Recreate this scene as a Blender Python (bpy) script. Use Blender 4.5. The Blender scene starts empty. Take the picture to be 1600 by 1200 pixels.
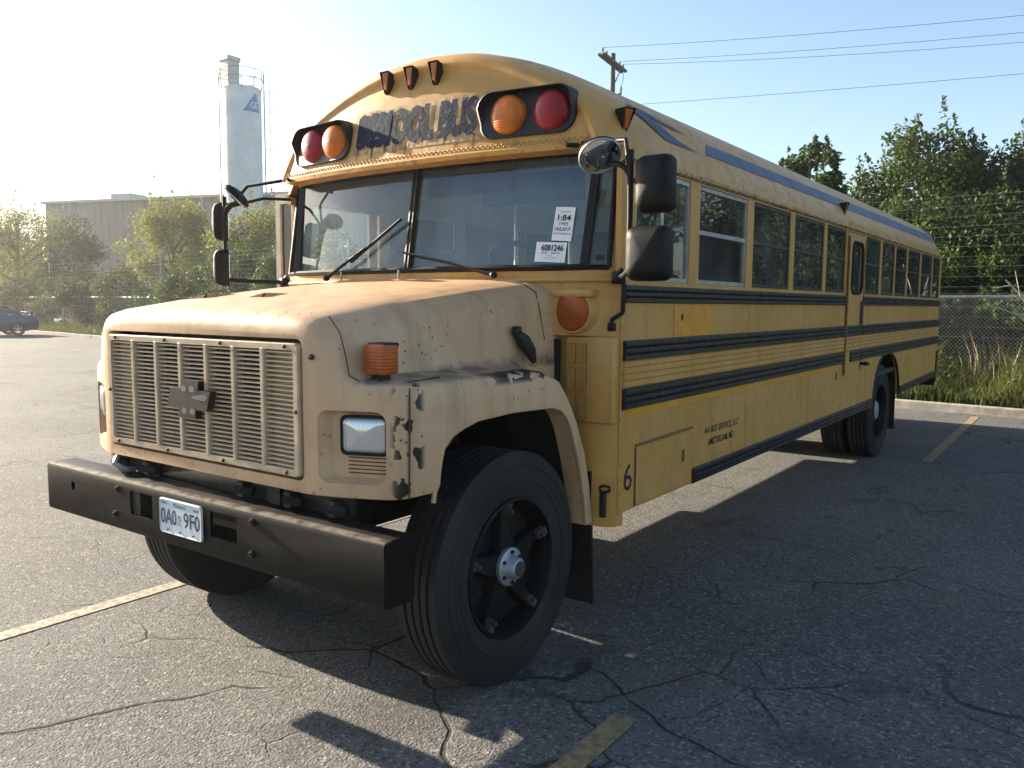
import bpy, bmesh, math, random
import numpy as np
from mathutils import Vector, Matrix
R_ = math.radians
random.seed(7)
scene = bpy.context.scene
col = scene.collection

# ------------------------------------------------------------------ camera
CAM = (3.1017, -3.5343, 1.6715)
YAW, PIT, ROL, FPX = -0.6211, -0.0974, 0.0073, 1280.93
def cam_axes():
    f = Vector((math.sin(YAW)*math.cos(PIT), math.cos(YAW)*math.cos(PIT), math.sin(PIT)))
    r = Vector((math.cos(YAW), -math.sin(YAW), 0)); u = r.cross(f)
    return math.cos(ROL)*r+math.sin(ROL)*u, -math.sin(ROL)*r+math.cos(ROL)*u, f
cr, cu, cf = cam_axes()
cd = bpy.data.cameras.new('camera'); cam = bpy.data.objects.new('camera', cd); col.objects.link(cam)
cd.sensor_width = 36; cd.lens = FPX/1600*36; cd.clip_start = .05; cd.clip_end = 3000
cam.matrix_world = Matrix(((cr.x, cu.x, -cf.x, CAM[0]), (cr.y, cu.y, -cf.y, CAM[1]), (cr.z, cu.z, -cf.z, CAM[2]), (0, 0, 0, 1)))
scene.camera = cam
# ------------------------------------------------------------------ light
SUN = Vector((-2.8, -0.10, 1.0)).normalized()           # towards the sun
el = math.asin(SUN.z); az = math.atan2(SUN.x, SUN.y)
w = bpy.data.worlds.new('World'); scene.world = w; w.use_nodes = True
nt = w.node_tree; nt.nodes.clear()
sky = nt.nodes.new('ShaderNodeTexSky'); sky.sky_type = 'NISHITA'; sky.sun_disc = False
sky.sun_elevation = el; sky.sun_rotation = az; sky.air_density = 1.0; sky.dust_density = 1.1; sky.ozone_density = 1.5
bg = nt.nodes.new('ShaderNodeBackground'); bg.inputs['Strength'].default_value = 0.069
wo = nt.nodes.new('ShaderNodeOutputWorld')
nt.links.new(sky.outputs[0], bg.inputs[0]); nt.links.new(bg.outputs[0], wo.inputs[0])
ld = bpy.data.lights.new('sun', 'SUN'); ld.energy = 5.0; ld.angle = R_(.55); ld.color = (1, .87, .68)
sun = bpy.data.objects.new('sun', ld); col.objects.link(sun); sun.location = (-30, -2, 15)
sun.rotation_euler = SUN.to_track_quat('Z', 'Y').to_euler()
vs = scene.view_settings; vs.view_transform = 'Standard'; vs.look = 'None'; vs.gamma = 1; vs.exposure = 1.98; vs.use_curve_mapping = False

# ------------------------------------------------------------------ material helpers
M = {}
class NT:
    def __init__(s, name):
        s.m = bpy.data.materials.new(name); s.m.use_nodes = True; s.t = s.m.node_tree; s.t.nodes.clear()
        s.out = s.n('ShaderNodeOutputMaterial'); s.b = s.n('ShaderNodeBsdfPrincipled'); s.l(s.b.outputs[0], s.out.inputs[0])
        s.tc = s.n('ShaderNodeTexCoord'); s.P = s.tc.outputs['Object']; M[name] = s.m
    def n(s, t, **k):
        x = s.t.nodes.new(t)
        for a, v in k.items(): setattr(x, a, v)
        return x
    def l(s, a, b): s.t.links.new(a, b)
    def set(s, x, i, v):
        if isinstance(v, bpy.types.NodeSocket): s.l(v, x.inputs[i])
        else: x.inputs[i].default_value = v
    def noise(s, sc, det=4, rough=.55, P=None, dist=0):
        x = s.n('ShaderNodeTexNoise'); s.l(P or s.P, x.inputs['Vector']); x.inputs['Scale'].default_value = sc
        x.inputs['Detail'].default_value = det; x.inputs['Roughness'].default_value = rough; x.inputs['Distortion'].default_value = dist
        return x.outputs[0]
    def noisec(s, sc, det=3):
        x = s.n('ShaderNodeTexNoise'); s.l(s.P, x.inputs['Vector']); x.inputs['Scale'].default_value = sc; x.inputs['Detail'].default_value = det
        return x.outputs[1]
    def vor(s, sc, feat='F1', P=None, out=0):
        x = s.n('ShaderNodeTexVoronoi', feature=feat); s.l(P or s.P, x.inputs['Vector']); x.inputs['Scale'].default_value = sc
        return x.outputs[out]
    def ramp(s, v, a, b, ca=0., cb=1.):
        x = s.n('ShaderNodeMapRange', interpolation_type='SMOOTHSTEP'); s.set(x, 0, v); s.set(x, 1, a); s.set(x, 2, b); s.set(x, 3, ca); s.set(x, 4, cb); return x.outputs[0]
    def math(s, op, a, b=0.):
        x = s.n('ShaderNodeMath', operation=op); s.set(x, 0, a); s.set(x, 1, b); return x.outputs[0]
    def mix(s, f, a, b):
        x = s.n('ShaderNodeMix', data_type='RGBA'); s.set(x, 0, f)
        for i, v in ((6, a), (7, b)):
            if isinstance(v, bpy.types.NodeSocket): s.l(v, x.inputs[i])
            else: x.inputs[i].default_value = (*v[:3], 1)
        return x.outputs[2]
    def xyz(s):
        x = s.n('ShaderNodeSeparateXYZ'); s.l(s.P, x.inputs[0]); return x.outputs
    def vadd(s, a, b, sc):
        m = s.n('ShaderNodeVectorMath', operation='MULTIPLY_ADD'); s.l(b, m.inputs[0]); m.inputs[1].default_value = (sc, sc, sc); s.l(a, m.inputs[2]); return m.outputs[0]
    def scale(s, v):
        m = s.n('ShaderNodeVectorMath', operation='MULTIPLY'); s.l(s.P, m.inputs[0]); m.inputs[1].default_value = v; return m.outputs[0]
    def col(s, c): s.set(s.b, 'Base Color', c if isinstance(c, bpy.types.NodeSocket) else (*c, 1))
    def rough(s, v): s.set(s.b, 'Roughness', v)
    def bump(s, h, st, d=.01):
        x = s.n('ShaderNodeBump'); x.inputs['Strength'].default_value = st; x.inputs['Distance'].default_value = d; s.l(h, x.inputs['Height']); s.l(x.outputs[0], s.b.inputs['Normal'])

def simple(name, c, rough=.5, metal=0., var=.18, sc=9., bump=0., bsc=60.):
    m = NT(name); f = m.noise(sc, 5)
    m.col(m.mix(m.ramp(f, .3, .7), [x*(1-var) for x in c], [min(1, x*(1+var)) for x in c]))
    m.rough(m.ramp(m.noise(sc*2.3, 4), .3, .7, max(.02, rough-.08), min(1, rough+.1))); m.b.inputs['Metallic'].default_value = metal
    if bump: m.bump(m.noise(bsc, 3), bump)
    return m

def paint(name, c1, c2, rust=.5, spec_scale=60, rough=.5):
    m = NT(name); x, y, z = m.xyz()
    base = m.mix(m.ramp(m.noise(1.6, 5), .35, .65), c1, c2)
    base = m.mix(m.math('MULTIPLY', m.ramp(m.noise(7, 5, .65), .45, .75), .35), base, [v*.78 for v in c1])
    streak = m.noise(1, 4, .6, P=m.scale((9, 9, .8)))
    base = m.mix(m.math('MULTIPLY', m.ramp(streak, .45, .75), .42), base, (.24, .16, .07))
    sp = m.ramp(m.vor(spec_scale), .20, .11); vc = m.n('ShaderNodeSeparateColor'); m.l(m.vor(spec_scale, out=1), vc.inputs[0]); sel = m.math('MULTIPLY', m.ramp(m.noise(3.2, 3), .42, .58), m.ramp(vc.outputs[0], .62, .66) if rust < .8 else m.ramp(vc.outputs[0], .40, .45))
    base = m.mix(m.math('MULTIPLY', m.math('MULTIPLY', sp, sel), rust), base, (.07, .03, .015))
    m.col(base); m.rough(m.ramp(m.noise(14, 4), .3, .7, rough-.06, rough+.12)); m.bump(m.noise(2.2, 3), .22, .03)
    m.b.inputs['Specular IOR Level'].default_value = .4
    return m

YEL1, YEL2 = (.50, .262, .058), (.55, .302, .088)
m = paint('yellow_paint', YEL1, YEL2, .75, 45, .42)
# blistered, scraped paint in the panel over the side windows
x, y, z = m.xyz()
band = m.math('MULTIPLY', m.ramp(z, 2.37, 2.40), m.ramp(z, 2.52, 2.44))
sc = m.ramp(m.noise(22, 5, .7, P=m.scale((1, 1.6, .7))), .55, .62)
lk = m.b.inputs['Base Color'].links[0].from_socket
m.col(m.mix(m.math('MULTIPLY', m.math('MULTIPLY', band, sc), m.math('MULTIPLY', m.ramp(m.noise(1.3, 2), .4, .55), .75)), lk, (.16, .09, .045)))
simple('fresh_yellow', (.60, .27, .025), .4, var=.1)
m = paint('hood_paint', (.52, .325, .175), (.58, .380, .222), .95, 30, .42)
x, y, z = m.xyz(); lk = m.b.inputs['Base Color'].links[0].from_socket
ax = m.math('ABSOLUTE', x)
# grime along the trough between hood side and wing, black flaked chips on the wing edge
tr = m.math('MULTIPLY', m.ramp(ax, .87, .90), m.math('MULTIPLY', m.ramp(z, 1.365, 1.38), m.ramp(z, 1.47, 1.40)))
lk = m.mix(m.math('MULTIPLY', tr, m.ramp(m.noise(14, 5), .35, .65, .25, .85)), lk, (.10, .085, .07))
ed = m.math('MULTIPLY', m.ramp(ax, 1.00, 1.03), m.math('MULTIPLY', m.ramp(z, 1.325, 1.35), m.ramp(y, -.95, -.75)))
fr = m.math('MULTIPLY', m.ramp(ax, 1.01, 1.035), m.math('MULTIPLY', m.ramp(y, -1.24, -1.28), m.ramp(y, -1.42, -1.36)))
pk = m.ramp(m.noise(13, 3, .5), .54, .56)
lk = m.mix(m.math('MULTIPLY', m.math('MAXIMUM', m.math('MULTIPLY', ed, m.ramp(m.noise(11, 3, .5), .47, .49)), m.math('MULTIPLY', fr, pk)), 1.), lk, (.018, .013, .012))
fr2 = m.math('MULTIPLY', fr, m.math('MULTIPLY', m.ramp(z, 1.18, 1.22), m.ramp(z, 1.36, 1.30)))
m.col(lk)
simple('navy_rail', (.008, .010, .013), .42, var=.35, bump=.05)
simple('black_paint', (.008, .008, .008), .5, var=.4, sc=14, bump=.04)
m = NT('bumper_paint'); x, y, z = m.xyz()
worn_glint = m.math('MULTIPLY', m.math('MULTIPLY', m.ramp(z, .850, .858), m.ramp(y, -1.535, -1.56)), m.ramp(m.noise(14, 5), .30, .6))  # worn front top edge, with its bright highlight line painted in as tan
m.col(m.mix(m.math('MULTIPLY', worn_glint, .7), m.mix(m.ramp(m.noise(9, 5), .35, .7), (.003, .003, .003), (.006, .006, .006)), (.20, .17, .13)))
m.b.inputs['Specular IOR Level'].default_value = .15
m.rough(m.ramp(m.noise(25, 4), .3, .7, .45, .6)); m.bump(m.noise(120, 3), .08)
simple('rubber', (.007, .007, .008), .65, var=.3, bump=.05)
m = NT('tyre_rubber'); 
d = m.ramp(m.noise(2.5, 5), .4, .7)
m.col(m.mix(d, (.007, .007, .0075), (.021, .018, .014))); m.rough(.78); m.bump(m.noise(70, 4), .15, .005)
simple('tread_rubber', (.020, .020, .021), .8, var=.4, sc=25, bump=.2)
m = NT('black_wheel'); m.col(m.mix(m.ramp(m.noise(16, 5), .60, .68), (.004, .004, .004), (.035, .020, .013))); m.b.inputs['Specular IOR Level'].default_value = .25; m.rough(.6); m.bump(m.noise(50, 3), .1)
simple('rusty_clamp', (.05, .036, .03), .7, var=.5, sc=30, bump=.2)
simple('hub_silver', (.30, .33, .36), .5, .6, var=.15)
simple('alloy', (.42, .43, .43), .42, .8); simple('flaked_grey', (.16, .16, .155), .5)
simple('worn_aluminium', (.36, .36, .34), .5, .55, var=.2)
simple('dark_steel', (.014, .013, .012), .6, .3, var=.4)
simple('chrome', (.75, .75, .75), .12, 1., var=.05)
simple('plate_white', (.62, .68, .72), .35, var=.06, sc=40)
simple('paper', (.80, .81, .82), .6, var=.03)
simple('ink', (.012, .014, .022), .5, var=.1)
simple('plate_ink', (.02, .03, .07), .45, var=.1)
simple('seam_rust', (.07, .02, .015), .7, var=.4, sc=40)
simple('decal_blue', (.020, .040, .085), .45, var=.35, sc=5)
m = NT('roof_stripe'); m.col(m.mix(m.ramp(m.noise(5, 5), .35, .7), (.030, .060, .125), (.075, .105, .165))); m.rough(.5)
m = NT('letter_paint'); m.col(m.mix(m.ramp(m.noise(42, 4, .6), .64, .68), m.mix(m.ramp(m.noise(8, 4), .3, .7), (.006, .013, .030), (.018, .032, .056)), (.30, .20, .11))); m.rough(.75); m.b.inputs['Specular IOR Level'].default_value = .2; m.bump(m.noise(30, 3), .2)
simple('vent_dark', (.16, .085, .03), .6)
simple('interior_grey', (.46, .50, .47), .6, var=.1)
simple('seat_vinyl', (.035, .045, .045), .5, var=.2)
simple('floor_rubber', (.03, .03, .03), .7)
simple('concrete', (.28, .26, .23), .85, var=.25, sc=6, bump=.25, bsc=45)
simple('galvanised', (.34, .36, .36), .45, .7, var=.15)
simple('fence_wire', (.26, .27, .27), .5, .6)
simple('dark_wire', (.06, .065, .07), .5, .3)
simple('pole_wood', (.075, .06, .05), .85, var=.3, bump=.3)
simple('insulator', (.30, .24, .20), .3)
simple('silo_white', (.60, .64, .66), .45, var=.1, sc=.8)
simple('silo_blue', (.06, .20, .46), .45)
simple('machine_yellow', (.55, .34, .02), .5)
simple('machine_rust', (.22, .07, .03), .7)
simple('bark', (.09, .07, .05), .9, var=.35, bump=.4, bsc=20)
simple('dead_wood', (.34, .30, .25), .9, var=.2)
simple('dry_reed', (.42, .34, .21), .8, var=.3)
simple('car_blue', (.018, .040, .095), .25, .3, var=.1)
simple('tail_red', (.35, .02, .02), .2)
simple('flag_rubber', (.005, .005, .006), .7)
simple('trim_black', (.004, .004, .004), .55).b.inputs['Specular IOR Level'].default_value = .25
def lens(name, c, c2):
    m = NT(name); wv = m.n('ShaderNodeTexWave', wave_type='BANDS', bands_direction='Z'); m.l(m.P, wv.inputs[0]); wv.inputs['Scale'].default_value = 26
    m.col(m.mix(m.ramp(m.noise(12, 4), .35, .7), c, c2)); m.rough(.30); m.bump(wv.outputs[1], .25, .004)
    m.b.inputs['Coat Weight'].default_value = .0; m.b.inputs['Specular IOR Level'].default_value = .35; m.b.inputs['Subsurface Weight'].default_value = .0
lens('amber_lens', (.56, .15, .010), (.36, .09, .008)); lens('red_lens', (.30, .006, .018), (.17, .004, .010))
lens('orange_lens', (.44, .095, .010), (.28, .058, .008))
m = NT('lamp_glass'); wv = m.n('ShaderNodeTexWave', bands_direction='X'); m.l(m.P, wv.inputs[0]); wv.inputs['Scale'].default_value = 40
m.col((.55, .60, .63)); m.rough(.1); m.b.inputs['Metallic'].default_value = .65; m.bump(wv.outputs[1], .35, .004)

def glass(name, tint, dust_lift=.05, dust_lift_c=(.3, .3, .28), boost=1.5, band=None):
    m = NT(name); t = m.t; t.nodes.remove(m.b)
    tr = m.n('ShaderNodeBsdfTransparent'); gl = m.n('ShaderNodeBsdfGlossy'); gl.inputs['Roughness'].default_value = .015
    df = m.n('ShaderNodeBsdfDiffuse'); df.inputs[0].default_value = (*dust_lift_c, 1)  # diffuse layer: dust on side windows, painted-in brightness on the windscreen
    if band:
        z = m.xyz()[2]; m.l(m.mix(m.ramp(z, band[0], band[1]), tint, band[2]), tr.inputs[0])
    else: tr.inputs[0].default_value = (*tint, 1)
    fr = m.n('ShaderNodeFresnel'); fr.inputs[0].default_value = 1.5
    a = m.n('ShaderNodeMixShader'); m.l(m.ramp(m.noise(3, 5, .6), .3, .75, dust_lift*.4, dust_lift*1.5), a.inputs[0]); m.l(tr.outputs[0], a.inputs[1]); m.l(df.outputs[0], a.inputs[2])
    b = m.n('ShaderNodeMixShader'); m.l(m.math('MINIMUM', m.math('MULTIPLY', fr.outputs[0], boost), 1.), b.inputs[0]); m.l(a.outputs[0], b.inputs[1]); m.l(gl.outputs[0], b.inputs[2])
    m.l(b.outputs[0], m.out.inputs[0])
glass('windshield_glass', (.92, .97, .97), .06, (.42, .58, .60), 1.6, band=(2.22, 2.40, (.45, .56, .72)))  # dirty film coloured pale teal to lift the windscreen, standing in for light
glass('window_glass', (.90, .93, .92), .14, (.36, .38, .35), 1.1)
glass('car_glass', (.25, .3, .3), .02)
m = NT('mirror_glass'); m.col((.75, .77, .78)); m.rough(.03); m.b.inputs['Metallic'].default_value = 1

def leafmat(name, c1, c2, trans=.45):
    m = NT(name); oi = m.n('ShaderNodeNewGeometry')
    c = m.mix(m.ramp(m.noise(1.1, 3), .3, .7), c1, c2); c = m.mix(m.math('MULTIPLY', oi.outputs['Random Per Island'], .5), c, [v*1.6 for v in c2])
    m.col(c); m.rough(.6); m.b.inputs['Specular IOR Level'].default_value = .15; tl = m.n('ShaderNodeBsdfTranslucent'); m.l(c, tl.inputs[0])
    mx = m.n('ShaderNodeMixShader'); mx.inputs[0].default_value = trans; m.l(m.b.outputs[0], mx.inputs[1]); m.l(tl.outputs[0], mx.inputs[2]); m.l(mx.outputs[0], m.out.inputs[0])
leafmat('leaf_olive', (.10, .115, .026), (.15, .165, .040), .5)
leafmat('leaf_green', (.038, .060, .017), (.066, .092, .025), .38)
leafmat('leaf_dark', (.028, .050, .014), (.050, .080, .020), .3)
leafmat('grass_green', (.050, .068, .018), (.095, .105, .032), .35)
leafmat('grass_dry', (.30, .25, .13), (.42, .35, .2), .3)

# ground materials
m = NT('asphalt')
wp = m.vadd(m.P, m.noisec(1.3, 4), .35)
big = m.noise(.35, 5, .6); mid = m.noise(2.5, 5, .6)
c = m.mix(m.ramp(big, .32, .68), (.086, .086, .084), (.132, .129, .122))
c = m.mix(m.math('MULTIPLY', m.ramp(mid, .5, .75), .5), c, (.085, .080, .075))
ag = m.vor(80, out=1); sep = m.n('ShaderNodeSeparateColor'); m.l(ag, sep.inputs[0])
c = m.mix(m.ramp(sep.outputs[0], .80, .97, 0, .75), c, (.28, .26, .23))
c = m.mix(m.ramp(sep.outputs[1], .62, .95, 0, .7), c, (.028, .028, .029))
oil = m.ramp(m.noise(1.1, 4, .5, P=m.vadd(m.P, m.noisec(.7), .8)), .62, .70); c = m.mix(m.math('MULTIPLY', oil, .45), c, (.035, .033, .032)); st = m.ramp(m.noise(.9, 3), .60, .72); c = m.mix(m.math('MULTIPLY', st, .25), c, (.16, .11, .07))
c1 = m.ramp(m.vor(.42, 'DISTANCE_TO_EDGE', wp), .006, .002); c1 = m.math('MULTIPLY', c1, m.ramp(m.noise(.5, 2), .50, .58))
wp2 = m.vadd(m.P, m.noisec(4, 4), .16)
c2 = m.ramp(m.vor(1.7, 'DISTANCE_TO_EDGE', wp2), .012, .003); c2 = m.math('MULTIPLY', c2, m.ramp(m.noise(.8, 3), .50, .60))
ck = m.math('MAXIMUM', c1, c2)
c = m.mix(m.math('MULTIPLY', ck, .85), c, (.018, .017, .016)); m.col(c); m.rough(.88); m.b.inputs['Specular IOR Level'].default_value = .35
h = m.math('ADD', m.math('MULTIPLY', m.noise(70, 4, .7), .8), m.math('MULTIPLY', m.vor(95), .6)); h = m.math('SUBTRACT', h, m.math('MULTIPLY', ck, 2.)); m.bump(h, .8, .008)
simple('crack_dark', (.022, .020, .019), .95, var=.4, sc=30)
m = NT('line_paint'); wv = m.ramp(m.noise(26, 5, .7), .44, .58); m.col(m.mix(m.math('MULTIPLY', wv, .75), (.34, .29, .20), (.10, .095, .09))); m.rough(.8); m.bump(m.noise(70, 4, .7), .5, .006)
m = NT('worn_line_paint'); wv = m.ramp(m.noise(20, 5, .7), .42, .62); m.col(m.mix(m.math('MULTIPLY', wv, .8), (.30, .21, .09), (.11, .10, .09))); m.rough(.85); m.bump(m.noise(70, 4, .7), .5, .006)
m = NT('soil'); m.col(m.mix(m.ramp(m.noise(1.5, 5), .35, .65), (.09, .085, .04), (.17, .14, .08))); m.rough(.95); m.bump(m.noise(8, 5), .5, .05)
m = NT('sheet_metal'); wv = m.n('ShaderNodeTexWave', bands_direction='X'); m.l(m.P, wv.inputs[0]); wv.inputs['Scale'].default_value = 1.0
m.col(m.mix(m.ramp(m.noise(.15, 4), .3, .7), (.19, .175, .16), (.23, .215, .195))); m.rough(.6)

# ------------------------------------------------------------------ mesh helpers
def link(name, me, mat=None, parent=None, smooth=None):
    o = bpy.data.objects.new(name, me); col.objects.link(o)
    if mat and not me.materials: me.materials.append(M[mat])
    if parent is not None: o.parent = parent
    if smooth is not None:
        me.polygons.foreach_set('use_smooth', [True]*len(me.polygons)); me.set_sharp_from_angle(angle=R_(smooth))
    return o
def tag(o, label, cat, group=None, kind=None):
    if label: o['label'] = label
    if cat: o['category'] = cat
    if group: o['group'] = group
    if kind: o['kind'] = kind
    return o
def empty(name, loc=(0, 0, 0), rz=0):
    o = bpy.data.objects.new(name, None); col.objects.link(o); o.location = loc; o.rotation_euler.z = rz; o.empty_display_size = .2; return o
def structure(o): o['kind'] = 'structure'; return o
def newme(name, v, f):
    me = bpy.data.meshes.new(name); me.from_pydata([tuple(p) for p in v], [], f); me.update(); return me
class B:
    """collects shapes into one mesh"""
    def __init__(s): s.v = []; s.f = []
    def add(s, v, f):
        n = len(s.v); s.v += [tuple(p) for p in v]; s.f += [[i+n for i in q] for q in f]; return s
    def box(s, x0, x1, y0, y1, z0, z1):
        v = [(x, y, z) for z in (z0, z1) for y in (y0, y1) for x in (x0, x1)]
        return s.add(v, [(0, 2, 3, 1), (4, 5, 7, 6), (0, 1, 5, 4), (2, 6, 7, 3), (0, 4, 6, 2), (1, 3, 7, 5)])
    def rbox(s, x0, x1, y0, y1, z0, z1, r=.01, seg=2):
        bm = bmesh.new(); bmesh.ops.create_cube(bm, size=1)
        for q in bm.verts: q.co = ((x0+x1)/2+q.co.x*(x1-x0), (y0+y1)/2+q.co.y*(y1-y0), (z0+z1)/2+q.co.z*(z1-z0))
        bmesh.ops.bevel(bm, geom=bm.edges[:], offset=r, segments=seg, affect='EDGES', profile=.5)
        bm.verts.index_update(); s.add([q.co[:] for q in bm.verts], [[q.index for q in f.verts] for f in bm.faces]); bm.free(); return s
    def tube(s, path, r, n=8, cap=True):
        P = [Vector(p) for p in path]; rr = r if isinstance(r, (list, tuple)) else [r]*len(P)
        v = []; f = []; a = None
        for i, p in enumerate(P):
            d = (P[min(i+1, len(P)-1)]-P[max(i-1, 0)]).normalized()
            if a is None: a = d.orthogonal().normalized()
            a = (a-d*a.dot(d)).normalized(); b = d.cross(a)
            for k in range(n):
                t = 2*math.pi*k/n; v.append(p+rr[i]*(math.cos(t)*a+math.sin(t)*b))
        for i in range(len(P)-1):
            for k in range(n): f.append((i*n+k, i*n+(k+1) % n, (i+1)*n+(k+1) % n, (i+1)*n+k))
        if cap: f.append(list(range(n))[::-1]); f.append([(len(P)-1)*n+k for k in range(n)])
        return s.add(v, f)
    def lathe(s, prof, c, axis='X', n=48, closed=False):
        """prof: (along axis, radius)"""
        v = []; f = []; m = len(prof)
        for k in range(n):
            t = 2*math.pi*k/n
            for a, r in prof:
                p = {'X': (a, r*math.cos(t), r*math.sin(t)), 'Y': (r*math.cos(t), a, r*math.sin(t)), 'Z': (r*math.cos(t), r*math.sin(t), a)}[axis]
                v.append((c[0]+p[0], c[1]+p[1], c[2]+p[2]))
        for k in range(n):
            k2 = (k+1) % n
            for j in range(m if closed else m-1):
                j2 = (j+1) % m; f.append((k*m+j, k*m+j2, k2*m+j2, k2*m+j))
        return s.add(v, f)
    def prism(s, poly, axis, a0, a1):
        """poly: 2D outline in the other two axes (in xyz order), extruded along axis"""
        n = len(poly)
        def p(q, a): return {'X': (a, q[0], q[1]), 'Y': (q[0], a, q[1]), 'Z': (q[0], q[1], a)}[axis]
        v = [p(q, a0) for q in poly]+[p(q, a1) for q in poly]
        f = [list(range(n))[::-1], list(range(n, 2*n))]+[(i, (i+1) % n, n+(i+1) % n, n+i) for i in range(n)]
        return s.add(v, f)
    def loft(s, rings, cap=True, closed=True):
        n = len(rings[0]); v = [p for r in rings for p in r]; f = []
        for i in range(len(rings)-1):
            for k in range(n if closed else n-1): f.append((i*n+k, i*n+(k+1) % n, (i+1)*n+(k+1) % n, (i+1)*n+k))
        if cap: f.append(list(range(n))[::-1]); f.append([(len(rings)-1)*n+k for k in range(n)])
        return s.add(v, f)
    def sphere(s, c, r, n=12, m=7, squash=(1, 1, 1), z0=-1., z1=1.):
        rings = []
        for i in range(m+1):
            t = math.asin(z0+(z1-z0)*i/m*.9999); rings.append([(c[0]+squash[0]*r*math.cos(t)*math.cos(2*math.pi*k/n), c[1]+squash[1]*r*math.cos(t)*math.sin(2*math.pi*k/n), c[2]+squash[2]*r*math.sin(t)) for k in range(n)])
        return s.loft(rings)
    def mesh(s, name='mesh', fix=True):
        me = newme(name, s.v, s.f)
        if fix:
            bm = bmesh.new(); bm.from_mesh(me); bmesh.ops.recalc_face_normals(bm, faces=bm.faces[:]); bm.to_mesh(me); bm.free()
        return me
    def build(s, name, mat, parent=None, smooth=None): return link(name, s.mesh(name), mat, parent, smooth)
def boolean(me, cutters, op='DIFFERENCE'):
    o = bpy.data.objects.new('tmp', me); col.objects.link(o); tmp = [o]
    for c in cutters:
        q = bpy.data.objects.new('tmpc', c); col.objects.link(q); tmp.append(q)
        md = o.modifiers.new('b', 'BOOLEAN'); md.operation = op; md.object = q; md.solver = 'EXACT'
    bpy.context.view_layer.update(); dg = bpy.context.evaluated_depsgraph_get()
    r = bpy.data.meshes.new_from_object(o.evaluated_get(dg))
    for q in tmp: bpy.data.objects.remove(q)
    return r
def rrect(x0, x1, z0, z1, r, n=4):
    out = []
    for cx, cz, a in ((x1-r, z1-r, 0), (x0+r, z1-r, 90), (x0+r, z0+r, 180), (x1-r, z0+r, 270)):
        for k in range(n+1):
            t = R_(a+90*k/n); out.append((cx+r*math.cos(t), cz+r*math.sin(t)))
    return out
def cat(pts, sub=4):
    """Catmull-Rom"""
    P = [np.array(p, float) for p in pts]; out = []
    for i in range(len(P)-1):
        a, b, c, d = P[max(i-1, 0)], P[i], P[i+1], P[min(i+2, len(P)-1)]
        for k in range(sub):
            t = k/sub; out.append(tuple(.5*((2*b)+(c-a)*t+(2*a-5*b+4*c-d)*t*t+(3*b-a-3*c+d)*t**3)))
    out.append(tuple(P[-1])); return out
def text(body, w_, h_, fn, mat, parent, name='lettering', bold=0., sub=0):
    cu = bpy.data.curves.new('t', 'FONT'); cu.body = body; cu.size = 1; cu.offset = bold; cu.resolution_u = 3
    o = bpy.data.objects.new('t', cu); col.objects.link(o); bpy.context.view_layer.update()
    me = bpy.data.meshes.new_from_object(o.evaluated_get(bpy.context.evaluated_depsgraph_get())); bpy.data.objects.remove(o)
    xs = [v.co.x for v in me.vertices]; ys = [v.co.y for v in me.vertices]; x0, x1, y0, y1 = min(xs), max(xs), min(ys), max(ys)
    for v in me.vertices: v.co = fn((v.co.x-x0)/(x1-x0)*w_, (v.co.y-y0)/(y1-y0)*h_)
    me.materials.clear(); return link(name, me, mat, parent)
def lerp(x, xs, ys): return float(np.interp(x, xs, ys))

# ================================================================== SETTING
KS = -.125
def kerbY(x): return 11.12+KS*(x-1.)
gnd = structure(link('ground', newme('ground', [(-1500, -1500, -.03), (1500, -1500, -.03), (1500, 1500, -.03), (-1500, 1500, -.03)], [(0, 1, 2, 3)]), 'soil'))
lot = structure(link('parking_lot', newme('parking_lot', [(-90, -60, 0), (70, -60, 0), (70, kerbY(70), 0), (-90, kerbY(-90), 0)], [(0, 1, 2, 3)]), 'asphalt'))
verge = structure(link('verge', newme('verge', [(-90, kerbY(-90)+.1, .09), (70, kerbY(70)+.1, .09), (70, kerbY(70)+60, .06), (-90, kerbY(-90)+60, .06)], [(0, 1, 2, 3)]), 'soil'))
# kerb of cast stones
kerb = structure(B().box(-62, 40, -.02, .13, -.2, .02).build('kerb', 'concrete')); kerb.location = (1, kerbY(1), 0); kerb.rotation_euler.z = math.atan(KS)
ks = B().rbox(-1.515, 1.515, -.022, .135, -.05, .14, .018, 2).mesh('kerb_stone'); ks.materials.append(M['concrete'])
for i in range(-20, 12):
    o = link('kerb_stone', ks, None, kerb); o.location = (i*3.05, random.uniform(-.012, .012), random.uniform(-.008, .006)); o.rotation_euler.z = random.uniform(-.003, .003)
def strip(pts, wd, z, seed=0, jag=0.):
    r = random.Random(seed); b = B(); P = [Vector((p[0], p[1])) for p in pts]; n = 0
    Q = []
    for a, c in zip(P[:-1], P[1:]):
        k = max(1, int((c-a).length/.05)) if jag else 1
        for j in range(k): Q.append(a.lerp(c, j/k))
    Q.append(P[-1]); off = 0.; L = []
    for i, q in enumerate(Q):
        d = (Q[min(i+1, len(Q)-1)]-Q[max(0, i-1)]).normalized(); nn = Vector((-d.y, d.x))
        off = off*.85+r.uniform(-jag, jag); ww = wd*(r.uniform(.25, 1.) if jag else 1)*(.25+.75*min(1, min(i, len(Q)-1-i)/6) if jag else 1)
        o2 = off+r.uniform(-jag, jag)*.5; L.append((q+nn*(o2+ww/2), q+nn*(o2-ww/2)))
    v = [(p.x, p.y, z) for a in L for p in a]; f = [(2*i, 2*i+1, 2*i+3, 2*i+2) for i in range(len(L)-1)]
    return b.add(v, f)
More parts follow.
